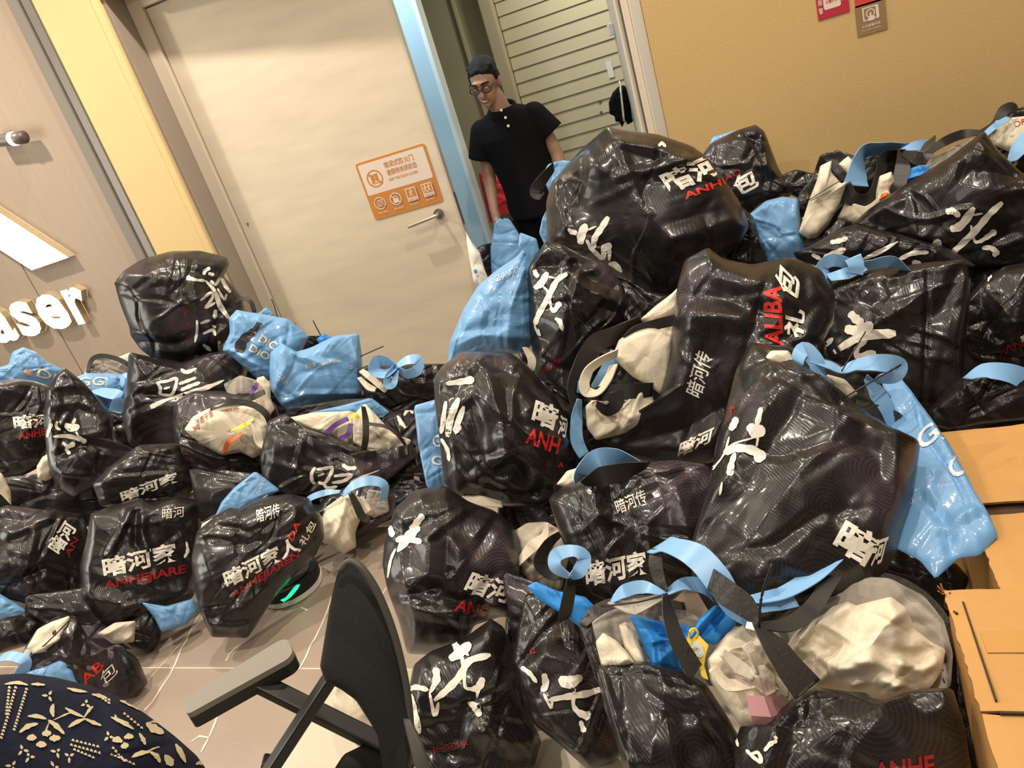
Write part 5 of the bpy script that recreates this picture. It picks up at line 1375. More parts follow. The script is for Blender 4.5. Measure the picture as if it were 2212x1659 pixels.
cloth('sock', 'plain white sock folded upright beside the ribbed one', [(1338, 1352), (1352, 1346), (1368, 1362), (1388, 1410), (1394, 1436), (1376, 1438), (1350, 1400)], 1.54, D=.025, B=.02, cat='sock', folds=2)
cloth('folder', 'large vivid blue folder in the front bag beside the socks', [(1362, 1330), (1420, 1342), (1480, 1352), (1500, 1360), (1492, 1410), (1468, 1450), (1412, 1442), (1388, 1385)], 1.53, 'vivid', 'folder', D=.02, B=.015, p=6, crumple=.35, folds=5, ridges=[([(1412, 1390), (1412, 1440)], .02, .012), ([(1368, 1335), (1440, 1370), (1490, 1372)], -.016, .02), ([(1410, 1385), (1450, 1380)], .014, .008)])
cloth('folder', 'smaller vivid blue folded sleeve under the black strap of the front bag', [(1488, 1378), (1510, 1338), (1545, 1308), (1592, 1332), (1588, 1350), (1545, 1392), (1515, 1384)], 1.47, 'vivid', 'folder', D=.02, B=.015, p=6, crumple=.3, folds=2, ridges=[([(1490, 1375), (1545, 1312)], .016, .012), ([(1505, 1380), (1560, 1325)], -.014, .010)])
t = Soft('gift_tag', 'yellow and white hang tag between the blue sleeve and the knotted tote', 'tag', [(1484, 1384), (1492, 1364), (1502, 1360), (1512, 1376), (1530, 1394), (1524, 1412), (1520, 1440), (1530, 1466), (1516, 1460), (1500, 1410)], 1.44, 'yellow', .008, .006, p=5, crumple=.2, folds=1, pucker=0)
t.brush([([(1496, 1388), (1508, 1402), (1514, 1420)], [14, 22, 12])], 'cyanprint')
tube('tag_loop', [at(1490, 1378, 1.425), at(1490, 1364, 1.42), at(1500, 1358, 1.42), at(1508, 1368, 1.42), at(1504, 1378, 1.425)], .0022, M['yellow'], t.root, 6, 5)
t = Soft('cotton_tote', 'knotted cream tote holding a pink box in the frontmost open bag', 'bag', [(1532, 1425), (1552, 1402), (1572, 1372), (1612, 1352), (1660, 1348), (1690, 1400), (1704, 1460), (1712, 1496), (1695, 1540), (1650, 1568), (1600, 1562), (1566, 1512), (1538, 1470)], 1.415, 'cream', .05, .03, folds=7, lump=.012)
t.layer('tote_mouth', [(1550, 1440), (1580, 1405), (1640, 1395), (1680, 1440), (1690, 1490), (1640, 1480), (1580, 1480)], 1.375, 'greycotton', .008, .012, folds=6)
t.strap([(1538, 1442, 1.36), (1570, 1478, 1.345), (1620, 1478, 1.34), (1668, 1468, 1.34), (1702, 1496, 1.35)], [16, 26, 20, 12, 18], 'cream', 'tote_hem', thick=.005)
t.layer('knot', [(1612, 1452), (1628, 1436), (1652, 1438), (1676, 1462), (1674, 1492), (1655, 1502), (1640, 1490), (1622, 1472)], 1.33, 'greycotton', .02, .015, folds=6, pucker=.012)
t.strap([(1560, 1410, 1.36), (1595, 1440, 1.345), (1630, 1462, 1.33)], [12, 30, 20], 'greycotton', 'knot_end', thick=.006)
t.strap([(1612, 1390, 1.36), (1630, 1420, 1.345), (1642, 1455, 1.33)], [26, 24, 18], 'greycotton', 'knot_end', thick=.006)
t.strap([(1612, 1350, 1.36), (1636, 1356, 1.35), (1650, 1366, 1.35)], [14, 16, 8], 'white', 'label_tag')
# pink box
pb_ = [np.array(at(x, y, d)) for x, y, d in ((1613, 1503, 1.335), (1650, 1503, 1.33), (1667, 1549, 1.325), (1622, 1546, 1.33), (1702, 1515, 1.36), (1694, 1540, 1.36))]
pr = empty('gift_box', loc=tuple(pb_[0]), label='small pale pink card box inside the knotted cream tote', cat='box')
dn = np.array((.0, .01, -.06))
V = [pb_[0], pb_[1], pb_[2], pb_[3], pb_[0] + dn, pb_[1] + dn, pb_[2] + dn, pb_[3] + dn]
meshobj('box_lid', V, [(0, 3, 2, 1), (4, 5, 6, 7), (0, 1, 5, 4), (1, 2, 6, 5), (2, 3, 7, 6), (3, 0, 4, 7)], M['pink'], pr, False, True)
V = [pb_[1] + .0005, pb_[4], pb_[5], pb_[2] + .0005] ; V += [v + dn * .6 for v in V]
meshobj('box_flap', V, [(0, 3, 2, 1), (4, 5, 6, 7), (0, 1, 5, 4), (1, 2, 6, 5), (2, 3, 7, 6), (3, 0, 4, 7)], M['pink'], pr, False, True)
b = black('frontmost open black bag full of cream cloth, beside the cardboard box', [(1690, 1535), (1716, 1512), (1765, 1488), (1850, 1500), (1900, 1516), (1980, 1492), (2046, 1490), (2068, 1560), (2095, 1720), (1850, 1740), (1600, 1740), (1596, 1610), (1610, 1565), (1650, 1570)], 1.335, D=.09, B=.05, p=3.4, folds=10,
          ridges=[([(1690, 1540), (1670, 1620), (1640, 1700)], .025, .03), ([(1760, 1500), (1840, 1560), (1960, 1620)], .015, .05), ([(1960, 1500), (2000, 1560), (2060, 1590)], -.02, .05)])
b.layer('bag_side', [(2026, 1430), (2056, 1395), (2076, 1480), (2100, 1600), (2126, 1740), (2090, 1740), (2052, 1540)], 1.38, 'black', .02, .02)
b.layer('lining', [(1680, 1350), (1720, 1310), (1765, 1272), (1830, 1248), (1920, 1254), (1990, 1290), (2032, 1342), (2050, 1410), (2045, 1480), (1900, 1500), (1740, 1450)], 1.475, 'lining', .004, .03, crumple=.4, planes=0, facets=1, soft=True)
b.strap([(1740, 1300, 1.50), (1770, 1268, 1.51), (1810, 1246, 1.52), (1860, 1238, 1.52), (1930, 1248, 1.51), (1990, 1280, 1.49), (2036, 1330, 1.46), (2058, 1392, 1.43), (2040, 1425, 1.41)], [9, 12, 12, 12, 12, 13, 16, 18, 10], 'greystrap', 'rim')
b.strap([(1640, 1352, 1.38), (1700, 1350, 1.39), (1750, 1318, 1.42), (1785, 1268, 1.46), (1805, 1244, 1.48)], [12, 30, 36, 30, 22], 'strap')
b.strap([(1642, 1352, 1.36), (1672, 1392, 1.33), (1706, 1442, 1.31), (1745, 1490, 1.30)], [18, 46, 58, 70], 'greystrap')
b.strap([(1638, 1350, 1.40), (1610, 1310, 1.42), (1568, 1280, 1.45), (1535, 1250, 1.48)], [12, 50, 56, 40], 'greystrap')
b.strap([(1625, 1302, 1.44), (1690, 1282, 1.46), (1760, 1240, 1.49), (1822, 1180, 1.53), (1838, 1205, 1.53)], [10, 26, 34, 44, 50], 'satin', 'blue_ribbon')
b.strap([(1632, 1305, 1.43), (1680, 1295, 1.45), (1715, 1290, 1.46)], [40, 46, 40], 'satin', 'ribbon_fold')
b.tie([(1640, 1358, 1.35), (1642, 1310, 1.34), (1650, 1270, 1.33), (1668, 1218, 1.32)], r=.0026)
b.brush(px([([(290, 1230), (275, 1270)], 26), ([(400, 1420), (450, 1470), (500, 1500), (480, 1440), (430, 1450)], 26), ([(520, 1430), (560, 1380), (600, 1360)], 28), ([(330, 1330), (350, 1400)], 20), ([(580, 1330), (600, 1350)], 22)], (1480, 1150), 3.022), kind='stuff')
b.text('ANHE', (1890, 1690), (2020, 1672), (1886, 1648), 'red', .03)
cloth('cotton_cloth', 'large crumpled cream cotton cloth filling the frontmost open bag', [(1700, 1408), (1716, 1380), (1745, 1345), (1790, 1318), (1832, 1304), (1850, 1312), (1880, 1304), (1922, 1294), (1955, 1318), (1972, 1362), (2006, 1388), (2034, 1402), (2028, 1445), (2002, 1482), (1945, 1492), (1898, 1518), (1872, 1492), (1815, 1486), (1762, 1484), (1725, 1450)], 1.44, D=.06, B=.05, p=3.0, N=210, R=64, cat='cloth', folds=16, foldamp=.012, foldw=.016, pucker=.012, lump=.03, drape=.042, drapedir=.9,
      ridges=[([(1845, 1310), (1835, 1360), (1800, 1410)], -.022, .03), ([(1735, 1402), (1800, 1432), (1812, 1450), (1880, 1432)], .016, .018), ([(1922, 1298), (1930, 1360), (1940, 1440), (1935, 1478)], .018, .022), ([(1812, 1435), (1880, 1420), (1905, 1440), (1930, 1480)], .018, .025), ([(1845, 1480), (1900, 1468), (1935, 1478)], .024, .018), ([(1860, 1500), (1885, 1470)], -.02, .02), ([(1940, 1410), (1975, 1420), (2010, 1400)], -.018, .02), ([(1720, 1395), (1770, 1350), (1832, 1310)], .014, .02), ([(1950, 1432), (1990, 1450), (2022, 1430)], .016, .018)])
cloth('cotton_cloth', 'white terry corner tucked at the lining edge of the frontmost bag', [(1978, 1350), (2000, 1340), (2018, 1358), (2028, 1396), (2010, 1392), (1985, 1372)], 1.47, D=.02, B=.02, cat='cloth')
cloth('paper_bag', 'pale printed paper bag on the tiles under the armchair', [(722, 1474), (752, 1490), (780, 1525), (806, 1568), (824, 1604), (775, 1612), (738, 1570), (720, 1520)], 2.0, 'cream', D=.02, B=.02, folds=4)

# =================================================================== heap on the left
# things seen in the doorway
b = blue('dark-lit blue bag hanging from the hand of the man in the doorway', [(1070, 484), (1080, 474), (1100, 474), (1120, 505), (1138, 555), (1142, 600), (1064, 600), (1061, 540)], 4.24, D=.035, B=.03, folds=6, facets=2)
b.strap([(1080, 480, 4.22), (1086, 466, 4.2), (1098, 466, 4.2), (1108, 478, 4.22)], [6, 8, 8, 6], 'strap')
Soft('rucksack', 'red nylon rucksack behind the man by the pale blue wall', 'bag', [(1036, 376), (1052, 366), (1078, 372), (1094, 392), (1098, 440), (1106, 478), (1090, 482), (1060, 478), (1050, 440), (1040, 400)], 4.75, 'redbag', .06, .06, folds=6).strap([(1046, 374, 4.68), (1052, 362, 4.67), (1062, 366, 4.67)], [6, 8, 6], 'strap')
b = black('black bag on the stairwell floor next to the blue wall', [(1026, 540), (1042, 530), (1062, 526), (1064, 600), (1045, 598), (1035, 570)], 4.32, D=.06, B=.06)
t = Soft('white_pouch', 'white pouch with a blue mark leaning behind the door edge', 'bag', [(1006, 500), (1020, 525), (1036, 545), (1046, 580), (1056, 606), (1040, 620), (1024, 610), (1014, 560)], 4.1, 'white', .04, .04, folds=3)
t.brush([([(1026, 582), (1028, 590)], [6, 7])], 'vivid').text('印', (1030, 600), (1036, 598), (1028, 594), 'vivid', .0)

# --- back row at the shop panel
b = blue('bright crumpled blue bag at the left frame edge under the glowing letters', [(-20, 800), (20, 788), (28, 762), (50, 752), (75, 762), (105, 785), (137, 800), (120, 832), (70, 838), (20, 830), (-20, 840)], 3.95, D=.07)
b.text('DI', (78, 812), (118, 825), (84, 795), 'goldprint', .01)
b.brush([([(52, 800), (62, 805), (72, 808)], [8, 12, 8])], 'skinprint')
b = Soft('grey_tote_bag', 'grey-lined bag with an arched black handle by the shop panel', 'bag', [(182, 812), (192, 785), (205, 772), (245, 768), (284, 790), (290, 830), (240, 810), (200, 812)], 3.92, 'lining', .03, .03)
b.strap([(188, 805, 3.86), (198, 778, 3.85), (215, 769, 3.85), (242, 772, 3.85), (268, 782, 3.85), (284, 795, 3.86)], [6, 9, 10, 10, 10, 6], 'strap')
cloth('cotton_tote', 'cream cloth corner between the arched handle and the tallest left bag', [(246, 776), (285, 760), (292, 775), (284, 784), (262, 786)], 3.88, D=.02, B=.02)
b = blue('blue bag with pale letter G and ribbon loops behind the greenish 传 bag', [(158, 820), (190, 808), (240, 808), (272, 812), (280, 850), (268, 900), (250, 908), (225, 885), (200, 860)], 3.72, D=.06)
b.text('GG', (168, 834), (224, 832), (170, 816), 'goldprint', .01)
b.strap([(262, 835, 3.64), (268, 815, 3.63), (278, 818, 3.63), (276, 850, 3.62), (262, 870, 3.62)], [6, 14, 16, 18, 14], 'satin', 'blue_ribbon')
b.strap([(205, 842, 3.62), (230, 848, 3.6), (258, 858, 3.6), (250, 892, 3.6)], [14, 22, 26, 30], 'satin', 'blue_ribbon')
b = black('black bag printed 暗河 with faded red letters at the left frame edge', [(-30, 825), (0, 828), (40, 822), (75, 828), (106, 838), (114, 870), (104, 912), (106, 960), (90, 1002), (50, 1022), (0, 1032), (-30, 1010)], 3.55, D=.13)
b.text('暗河', (31, 928), (114, 922), (27, 898), bold=.03).text('ANHE', (40, 951), (100, 940), (38, 934), 'red', .03)
b = black('topmost crinkled black bag of the left heap, standing on another', [(254, 612), (274, 588), (310, 565), (370, 548), (430, 547), (486, 560), (492, 574), (480, 600), (502, 622), (517, 642), (522, 667), (508, 692), (522, 716), (490, 752), (440, 772), (395, 787), (350, 780), (310, 752), (288, 722), (284, 700), (264, 652)], 3.70, D=.19, B=.14, p=2.5, foldamp=.016, folds=20,
          ridges=[([(276, 590), (330, 600), (440, 590)], .02, .05), ([(420, 615), (428, 700), (420, 760)], .03, .05), ([(300, 735), (380, 740), (470, 700)], -.03, .04)])
b.brush(px([([(575, 245), (640, 262), (720, 270)], [42, 22, 20]), ([(720, 270), (790, 350), (830, 460), (905, 565)], [20, 26, 45, 24]), ([(705, 225), (715, 195), (755, 172)], 30), ([(740, 215), (785, 225)], 26), ([(755, 270), (795, 295), (830, 245)], 26), ([(680, 420), (760, 362), (772, 400), (720, 475), (795, 435)], 24), ([(795, 490), (790, 560)], 34), ([(655, 570), (655, 650), (640, 740)], 20), ([(680, 595), (755, 570)], 24), ([(700, 675), (775, 645), (795, 690)], 24), ([(770, 610), (800, 630)], 22), ([(700, 755), (765, 805)], 30), ([(820, 730), (835, 800), (885, 720)], 28), ([(810, 330), (860, 410), (880, 370)], 22), ([(840, 250), (870, 310), (910, 360)], 30)], (240, 530), 3.53))
b.text('暗', (402, 685), (410, 660), (396, 682), 'red', .0).text('河', (402, 720), (410, 697), (396, 716), 'red', .0)
b = black('black bag with brush-written 暗 carrying the topmost crinkled bag', [(284, 764), (330, 775), (395, 786), (450, 766), (512, 758), (532, 790), (522, 832), (486, 842), (484, 902), (440, 922), (382, 972), (320, 975), (284, 952), (270, 902), (279, 832)], 3.58, D=.16, B=.12, p=2.8, ridges=[([(300, 850), (400, 860), (480, 850)], -.02, .03), ([(285, 770), (330, 830), (290, 850)], .02, .04)])
b.brush(px([([(350, 1040), (375, 1090), (370, 1140)], 28), ([(360, 1045), (430, 1035), (495, 1015), (490, 1080), (455, 1140), (370, 1135)], 26), ([(400, 1095), (450, 1080)], 18), ([(530, 945), (575, 968), (650, 940)], 30), ([(515, 1058), (580, 1035), (650, 1008)], 26), ([(530, 1105), (600, 1075), (680, 1045)], 30), ([(300, 1235), (420, 1180), (600, 1120), (740, 1080), (862, 1028)], [45, 22, 26, 34, 12]), ([(510, 1160), (505, 1210), (530, 1250)], 24), ([(520, 1165), (620, 1150), (625, 1230), (600, 1250)], 26), ([(525, 1205), (610, 1190)], 20), ([(690, 1165), (730, 1160), (775, 1148)], 40)], (240, 530), 3.53))
# blue pair
b = black('small black bag and hem behind the two blue bags at the door', [(555, 692), (600, 684), (640, 700), (648, 722), (682, 735), (700, 724), (720, 745), (700, 770), (650, 770), (600, 720)], 3.72, D=.03, B=.04)
b.strap([(508, 655, 3.62), (520, 645, 3.62), (540, 650, 3.62), (548, 668, 3.62), (550, 682, 3.62)], [5, 9, 9, 10, 6], 'strap')
b.tie([(600, 686, 3.66), (592, 660, 3.66), (586, 646, 3.66)], r=.003).tie([(696, 730, 3.66), (684, 708, 3.66), (676, 692, 3.66)], r=.003)
b = Soft('card_pouch', 'small teal-blue card pouch sticking up between the blue bags', 'card', [(684, 734), (700, 720), (716, 730), (718, 745), (704, 758)], 3.6, 'vivid', .02, .015)
b = blue('light blue folded corner above the blue bag with pale letters', [(546, 686), (575, 664), (592, 680), (575, 696), (555, 698)], 3.68, D=.02, B=.02)
b = blue('blue bag with pale letters and a dark printed figure, beside the topmost bag', [(498, 690), (514, 672), (530, 676), (560, 680), (620, 691), (652, 716), (662, 730), (646, 762), (626, 772), (602, 792), (586, 818), (560, 818), (530, 792), (500, 766), (484, 756), (500, 720)], 3.58, D=.09, ridges=[([(608, 735), (600, 790)], .02, .02), ([(505, 760), (560, 790)], .012, .02)])
b.text('DIC', (556, 737), (592, 757), (566, 722), 'goldprint', .03).text('DIO', (536, 757), (578, 780), (544, 742), 'goldprint', .03)
b.brush([([(558, 702), (545, 718), (525, 735), (515, 760)], [8, 16, 20, 26]), ([(560, 708), (556, 700), (566, 700)], [5, 8, 5])], 'darkprint', name='dark_print').brush([([(544, 724), (549, 721), (553, 717)], [4, 8, 5])], 'skinprint', name='face_print')
b = blue('larger blue bag with small pale prints, against the door leaf', [(588, 764), (612, 744), (642, 762), (670, 754), (722, 729), (770, 724), (777, 770), (778, 852), (742, 868), (702, 870), (662, 882), (630, 890), (610, 872), (590, 842), (586, 802)], 3.44, D=.11, ridges=[([(590, 850), (620, 790), (606, 750)], .02, .03), ([(640, 765), (700, 790), (720, 840)], .016, .03), ([(612, 870), (660, 850), (770, 850)], .018, .025)])
b.text('安儿集', (660, 798), (684, 790), (658, 788), 'goldprint', .0).text('RANYANG', (695, 790), (738, 782), (694, 784), 'goldprint', .0).text('CORAL', (600, 812), (622, 828), (604, 804), 'cyanprint', .0).text('CANDY', (603, 822), (620, 834), (606, 815), 'cyanprint', .0).text('OGO', (748, 796), (766, 798), (749, 789), 'cyanprint', .0)
# behind on the door side
b = black('dark bag at the door with a blue bow and cream straps', [(775, 800), (800, 790), (850, 792), (900, 788), (960, 788), (965, 870), (910, 905), (845, 905), (795, 870)], 3.42, D=.08)
b.strap([(780, 800, 3.32), (800, 815, 3.31), (820, 832, 3.3), (834, 846, 3.3)], [10, 14, 14, 8], 'cream', 'cream_strap')
b.strap([(776, 815, 3.31), (795, 835, 3.3), (812, 842, 3.3)], [8, 14, 10], 'cream', 'cream_strap')
for P, w_ in (([(855, 792, 3.29), (832, 780, 3.28), (815, 780, 3.28), (808, 800, 3.28), (830, 808, 3.28), (855, 795, 3.29)], [8, 20, 26, 22, 18, 8]), ([(855, 792, 3.29), (880, 778, 3.28), (902, 778, 3.28), (900, 800, 3.28), (878, 808, 3.28), (857, 796, 3.29)], [8, 18, 24, 24, 18, 8]), ([(852, 792, 3.28), (838, 812, 3.27), (836, 832, 3.27), (850, 830, 3.27), (858, 800, 3.28)], [8, 12, 14, 14, 8])):
    b.strap(P, w_, 'satin', 'blue_ribbon')
b.tie([(778, 770, 3.3), (805, 758, 3.3), (828, 748, 3.3)], r=.003)
b = black('black bag with white stroke ends behind the glossy heap bag and cream totes', [(822, 905), (860, 890), (900, 888), (955, 896), (965, 980), (935, 1045), (885, 1075), (850, 1050), (875, 985)], 3.16, D=.09)
b.brush([([(868, 868), (884, 880), (892, 894)], [6, 10, 5]), ([(872, 898), (882, 884), (893, 876)], [5, 9, 5]), ([(858, 898), (866, 912), (876, 925)], [5, 9, 5]), ([(894, 1030), (902, 1034), (905, 1040)], [6, 9, 4])])
b = black('dark lower bag by the floor between the cream-filled bag and the chair', [(820, 1060), (850, 1040), (890, 1032), (935, 1045), (920, 1075), (870, 1100), (835, 1115)], 2.95, D=.06)
# white bag in black bag
b = black('black bag with an open mouth around a red-marked white bag', [(384, 872), (420, 850), (480, 850), (560, 850), (592, 880), (604, 930), (594, 990), (574, 1050), (524, 1078), (470, 1083), (430, 1063), (398, 1032), (384, 980), (374, 920)], 3.36, D=.10, ridges=[([(390, 960), (470, 990), (580, 1000)], .02, .03)])
b.layer('lining', [(485, 830), (520, 812), (560, 824), (580, 850), (560, 868), (500, 866)], 3.38, 'lining', .01, .02)
b.strap([(420, 905, 3.24), (470, 882, 3.2), (520, 870, 3.2), (556, 868, 3.2)], [6, 14, 14, 8], 'cream', 'cream_edge')
b.strap([(455, 880, 3.21), (500, 868, 3.19), (545, 874, 3.18), (575, 895, 3.18), (585, 925, 3.2)], [10, 14, 14, 14, 8], 'strap').strap([(520, 868, 3.19), (545, 858, 3.19), (572, 846, 3.2)], [8, 14, 10], 'strap')
b.text('家人', (388, 1000), (396, 970), (404, 1004), 'red', .02)
b.brush([([(400, 1008), (408, 1020), (404, 1030)], [5, 8, 5]), ([(388, 985), (392, 995)], [5, 7])])
t = Soft('white_pouch', 'rounded white cotton bag with small red writing, held in a black bag', 'bag', [(403, 928), (420, 902), (450, 886), (500, 872), (555, 880), (588, 912), (584, 945), (572, 972), (545, 988), (520, 975), (480, 982), (440, 960), (415, 940)], 3.27, 'cream', .09, .05, folds=6)
t.text('送君千里', (424, 922), (462, 898), (420, 908), 'red', .0).text('终须', (490, 890), (515, 884), (489, 880), 'red', .0).text('别', (418, 932), (432, 928), (415, 922), 'red', .0)
t.strap([(486, 978, 3.17), (492, 958, 3.15), (510, 945, 3.14), (522, 936, 3.15)], [10, 11, 9, 6], 'orange', 'orange_edge')
t.strap([(500, 930, 3.16), (530, 918, 3.15), (548, 905, 3.15)], [4, 10, 5], 'yellow', 'yellow_edge')
t.strap([(545, 905, 3.16), (555, 930, 3.15), (560, 955, 3.15), (575, 968, 3.15)], [12, 18, 16, 10], 'cream', 'tied_end', thick=.006)
cloth('cotton_tote', 'upright cream cloth ear between the white bag and the blue bags', [(550, 850), (556, 818), (570, 814), (584, 832), (584, 860), (593, 882), (580, 900), (560, 882)], 3.3, D=.03, B=.02)
b.strap([(540, 852, 3.26), (550, 838, 3.26), (556, 826, 3.26)], [6, 12, 6], 'purple', 'purple_ribbon')
# open bag with white contents
b = black('long open black bag with brush 日 strokes, cream totes showing above', [(586, 912), (622, 898), (662, 928), (722, 948), (790, 974), (850, 985), (882, 958), (894, 985), (835, 1035), (780, 1054), (700, 1070), (620, 1068), (578, 1044), (568, 992)], 3.16, D=.09, ridges=[([(600, 905), (700, 960), (790, 1000)], -.012, .03), ([(660, 935), (640, 1020)], .012, .02)])
b.brush(px([([(775, 1385), (745, 1440), (750, 1500), (775, 1525)], 30), ([(785, 1405), (850, 1395), (915, 1390), (900, 1450), (850, 1520), (800, 1510)], 30), ([(795, 1460), (850, 1440)], 22), ([(1000, 1365), (1050, 1395), (1120, 1390)], 36), ([(930, 1460), (1010, 1450), (1090, 1448)], 28), ([(915, 1515), (1010, 1500), (1085, 1455)], 30), ([(1060, 1510), (1150, 1470), (1310, 1410)], [10, 18, 6]), ([(850, 1530), (880, 1560), (960, 1545)], 30)], (480, 650), 3.858))
b.layer('inside', [(600, 905), (640, 882), (740, 866), (800, 862), (860, 900), (895, 955), (880, 975), (800, 985), (690, 950)], 3.34, 'strap', .01, .03)
t = Soft('cotton_tote', 'cream tote with purple ribbons in the long open bag', 'bag', [(622, 904), (680, 892), (735, 890), (765, 886), (772, 930), (760, 962), (725, 945), (665, 926)], 3.26, 'cream', .04, .03, folds=10)
t.strap([(704, 936, 3.18), (725, 918, 3.17), (752, 904, 3.18)], [10, 11, 10], 'purple', 'purple_ribbon').strap([(734, 948, 3.18), (752, 938, 3.17), (758, 915, 3.18)], [10, 11, 10], 'purple', 'purple_ribbon')
t = Soft('cotton_tote', 'cream tote crossed by black webbing at the end of the long open bag', 'bag', [(764, 900), (790, 874), (822, 908), (850, 938), (886, 950), (874, 974), (832, 982), (790, 974), (766, 955)], 3.25, 'cream', .05, .03, folds=8)
t.strap([(785, 878, 3.16), (790, 910, 3.14), (790, 945, 3.13), (786, 972, 3.14)], [8, 14, 14, 12], 'strap').strap([(793, 915, 3.14), (835, 922, 3.13), (860, 940, 3.13), (876, 962, 3.15)], [6, 8, 8, 6], 'strap')
t.strap([(758, 902, 3.2), (768, 896, 3.19), (774, 904, 3.19)], [6, 10, 6], 'yellow', 'yellow_edge')
b = blue('flattened blue bag lying across the cream totes of the long open bag', [(668, 892), (740, 876), (800, 860), (838, 890), (822, 902), (760, 886), (700, 900)], 3.30, D=.03, B=.02)
# --- middle left
b = black('greenish-glossed black bag with white brush 传 near the left frame edge', [(104, 845), (125, 815), (142, 800), (182, 832), (217, 872), (242, 902), (238, 950), (292, 970), (304, 988), (252, 1014), (202, 1048), (160, 1068), (128, 1052), (108, 1002), (103, 960), (98, 905)], 3.32, D=.13, ridges=[([(110, 880), (170, 870), (230, 890)], .016, .03), ([(120, 985), (190, 960), (280, 975)], -.02, .03), ([(215, 975), (200, 1040)], -.012, .012)])
b.brush(px([([(795, 800), (780, 830), (765, 855)], 36), ([(680, 865), (760, 900), (840, 880)], [50, 85, 55]), ([(560, 990), (700, 985), (830, 1010), (910, 1050)], [25, 45, 55, 50]), ([(800, 940), (830, 990)], 20), ([(660, 1050), (715, 1095), (790, 1060)], [25, 45, 55]), ([(690, 1115), (740, 1180)], 40), ([(545, 850), (510, 950), (500, 1000)], [40, 32, 25]), ([(600, 830), (595, 890), (640, 920)], 34)], (0, 740), 4.88))
b = cloth('cotton_cloth', 'cream cloth bulge poking out beneath the greenish 传 bag', [(80, 1008), (92, 988), (108, 980), (116, 1010), (112, 1032), (98, 1038), (82, 1032)], 3.36, cat='cloth')
b = black('dark slumped bag under the greenish 传 bag', [(25, 1045), (70, 1030), (130, 1050), (200, 1045), (230, 1060), (210, 1100), (120, 1115), (40, 1110)], 3.15, D=.07)
b = black('black bag with slanting 暗河家 print squeezed in the middle of the left heap', [(205, 1045), (240, 1010), (300, 965), (380, 960), (402, 1005), (424, 1050), (392, 1074), (330, 1088), (280, 1098), (222, 1090)], 3.12, D=.09)
b.text('暗河家', (264, 1085), (388, 1040), (258, 1062), bold=.03)
b = black('dark bag between the brush 暗 bag and the greenish one', [(230, 890), (280, 900), (320, 960), (390, 960), (380, 1010), (300, 1010), (250, 960)], 3.45, D=.05)
b = black('dark bag in the hollow under the red-marked white bag', [(400, 1040), (470, 1075), (540, 1070), (600, 1050), (690, 1060), (740, 1060), (720, 1110), (640, 1110), (540, 1090), (470, 1110), (420, 1090)], 3.08, D=.06)
cloth('cotton_cloth', 'cream cloth edge above the bag printed 暗河家人 by the floor', [(252, 1112), (272, 1090), (290, 1085), (318, 1092), (302, 1106), (270, 1118)], 2.92, D=.025, B=.02, cat='cloth')
cloth('cotton_cloth', 'long cream hem lying between the white bag and the small-titled bag', [(328, 1086), (375, 1068), (425, 1058), (436, 1074), (395, 1084), (345, 1094)], 2.95, D=.025, B=.02, cat='cloth')
cloth('folder', 'bright blue card edge beside the bag printed 暗河家人', [(208, 1116), (225, 1102), (252, 1096), (248, 1108), (220, 1122)], 2.86, 'vivid', 'card', D=.012, B=.01)
b = black('black bag with steep slanting 暗河 print at the left frame edge', [(-30, 1115), (20, 1096), (80, 1104), (130, 1108), (172, 1114), (190, 1160), (186, 1240), (172, 1292), (120, 1314), (60, 1324), (0, 1300), (-30, 1290)], 2.92, D=.13, ridges=[([(20, 1155), (60, 1140), (105, 1120)], .03, .03), ([(45, 1250), (100, 1225), (170, 1250)], -.025, .03), ([(75, 1150), (60, 1220)], .02, .025)])
b.text('暗河', (130, 1200), (168, 1142), (100, 1180), bold=.03).text('AN', (150, 1206), (170, 1166), (139, 1198), 'red', .02)
b = black('black bag printed 暗河家 and ANHEJIARE in the left heap', [(200, 1114), (232, 1102), (300, 1080), (330, 1092), (380, 1075), (424, 1086), (430, 1150), (420, 1222), (414, 1284), (362, 1326), (300, 1352), (238, 1354), (208, 1332), (183, 1292), (178, 1220), (192, 1170)], 2.74, D=.13, ridges=[([(282, 1108), (262, 1150), (238, 1195)], .028, .02), ([(308, 1118), (306, 1150), (318, 1190)], .026, .025), ([(295, 1110), (292, 1180)], -.02, .02), ([(200, 1290), (300, 1310), (400, 1270)], .02, .05)])
b.text('暗河家', (225, 1249), (386, 1212), (219, 1206), bold=.03).text('ANHEJIARE', (226, 1279), (402, 1243), (224, 1255), 'red', .03).text('暗河', (350, 1122), (398, 1116), (350, 1099), bold=.0)
b.brush([([(402, 1170), (405, 1190), (398, 1205)], [4, 7, 5])])
b = black('black bag printed 暗河家人 and ANHEJIAREN, standing on the tiles by the green light', [(430, 1152), (470, 1118), (500, 1100), (520, 1104), (560, 1082), (622, 1072), (662, 1082), (690, 1122), (694, 1160), (676, 1200), (638, 1234), (584, 1296), (552, 1346), (535, 1370), (462, 1368), (449, 1342), (428, 1282), (420, 1212)], 2.62, D=.13, B=.08, p=3, ridges=[([(430, 1175), (500, 1180), (560, 1170)], -.018, .03), ([(450, 1345), (500, 1352), (560, 1340)], .015, .02), ([(630, 1090), (640, 1180), (600, 1300)], .025, .06)])
b.text('暗河家人', (491, 1272), (652, 1190), (479, 1236), bold=.03).text('ANHEJIAREN', (502, 1299), (648, 1207), (498, 1279), 'red', .03).text('暗河传', (556, 1130), (606, 1116), (553, 1100), bold=.01).text('礼包', (657, 1182), (684, 1132), (643, 1172), bold=.02).text('DA', (632, 1170), (650, 1130), (622, 1162), 'redbright', .03)
b.layer('inside', [(436, 1165), (442, 1125), (470, 1108), (500, 1085), (560, 1070), (600, 1075), (560, 1110), (500, 1150)], 2.76, 'strap', .01, .02)
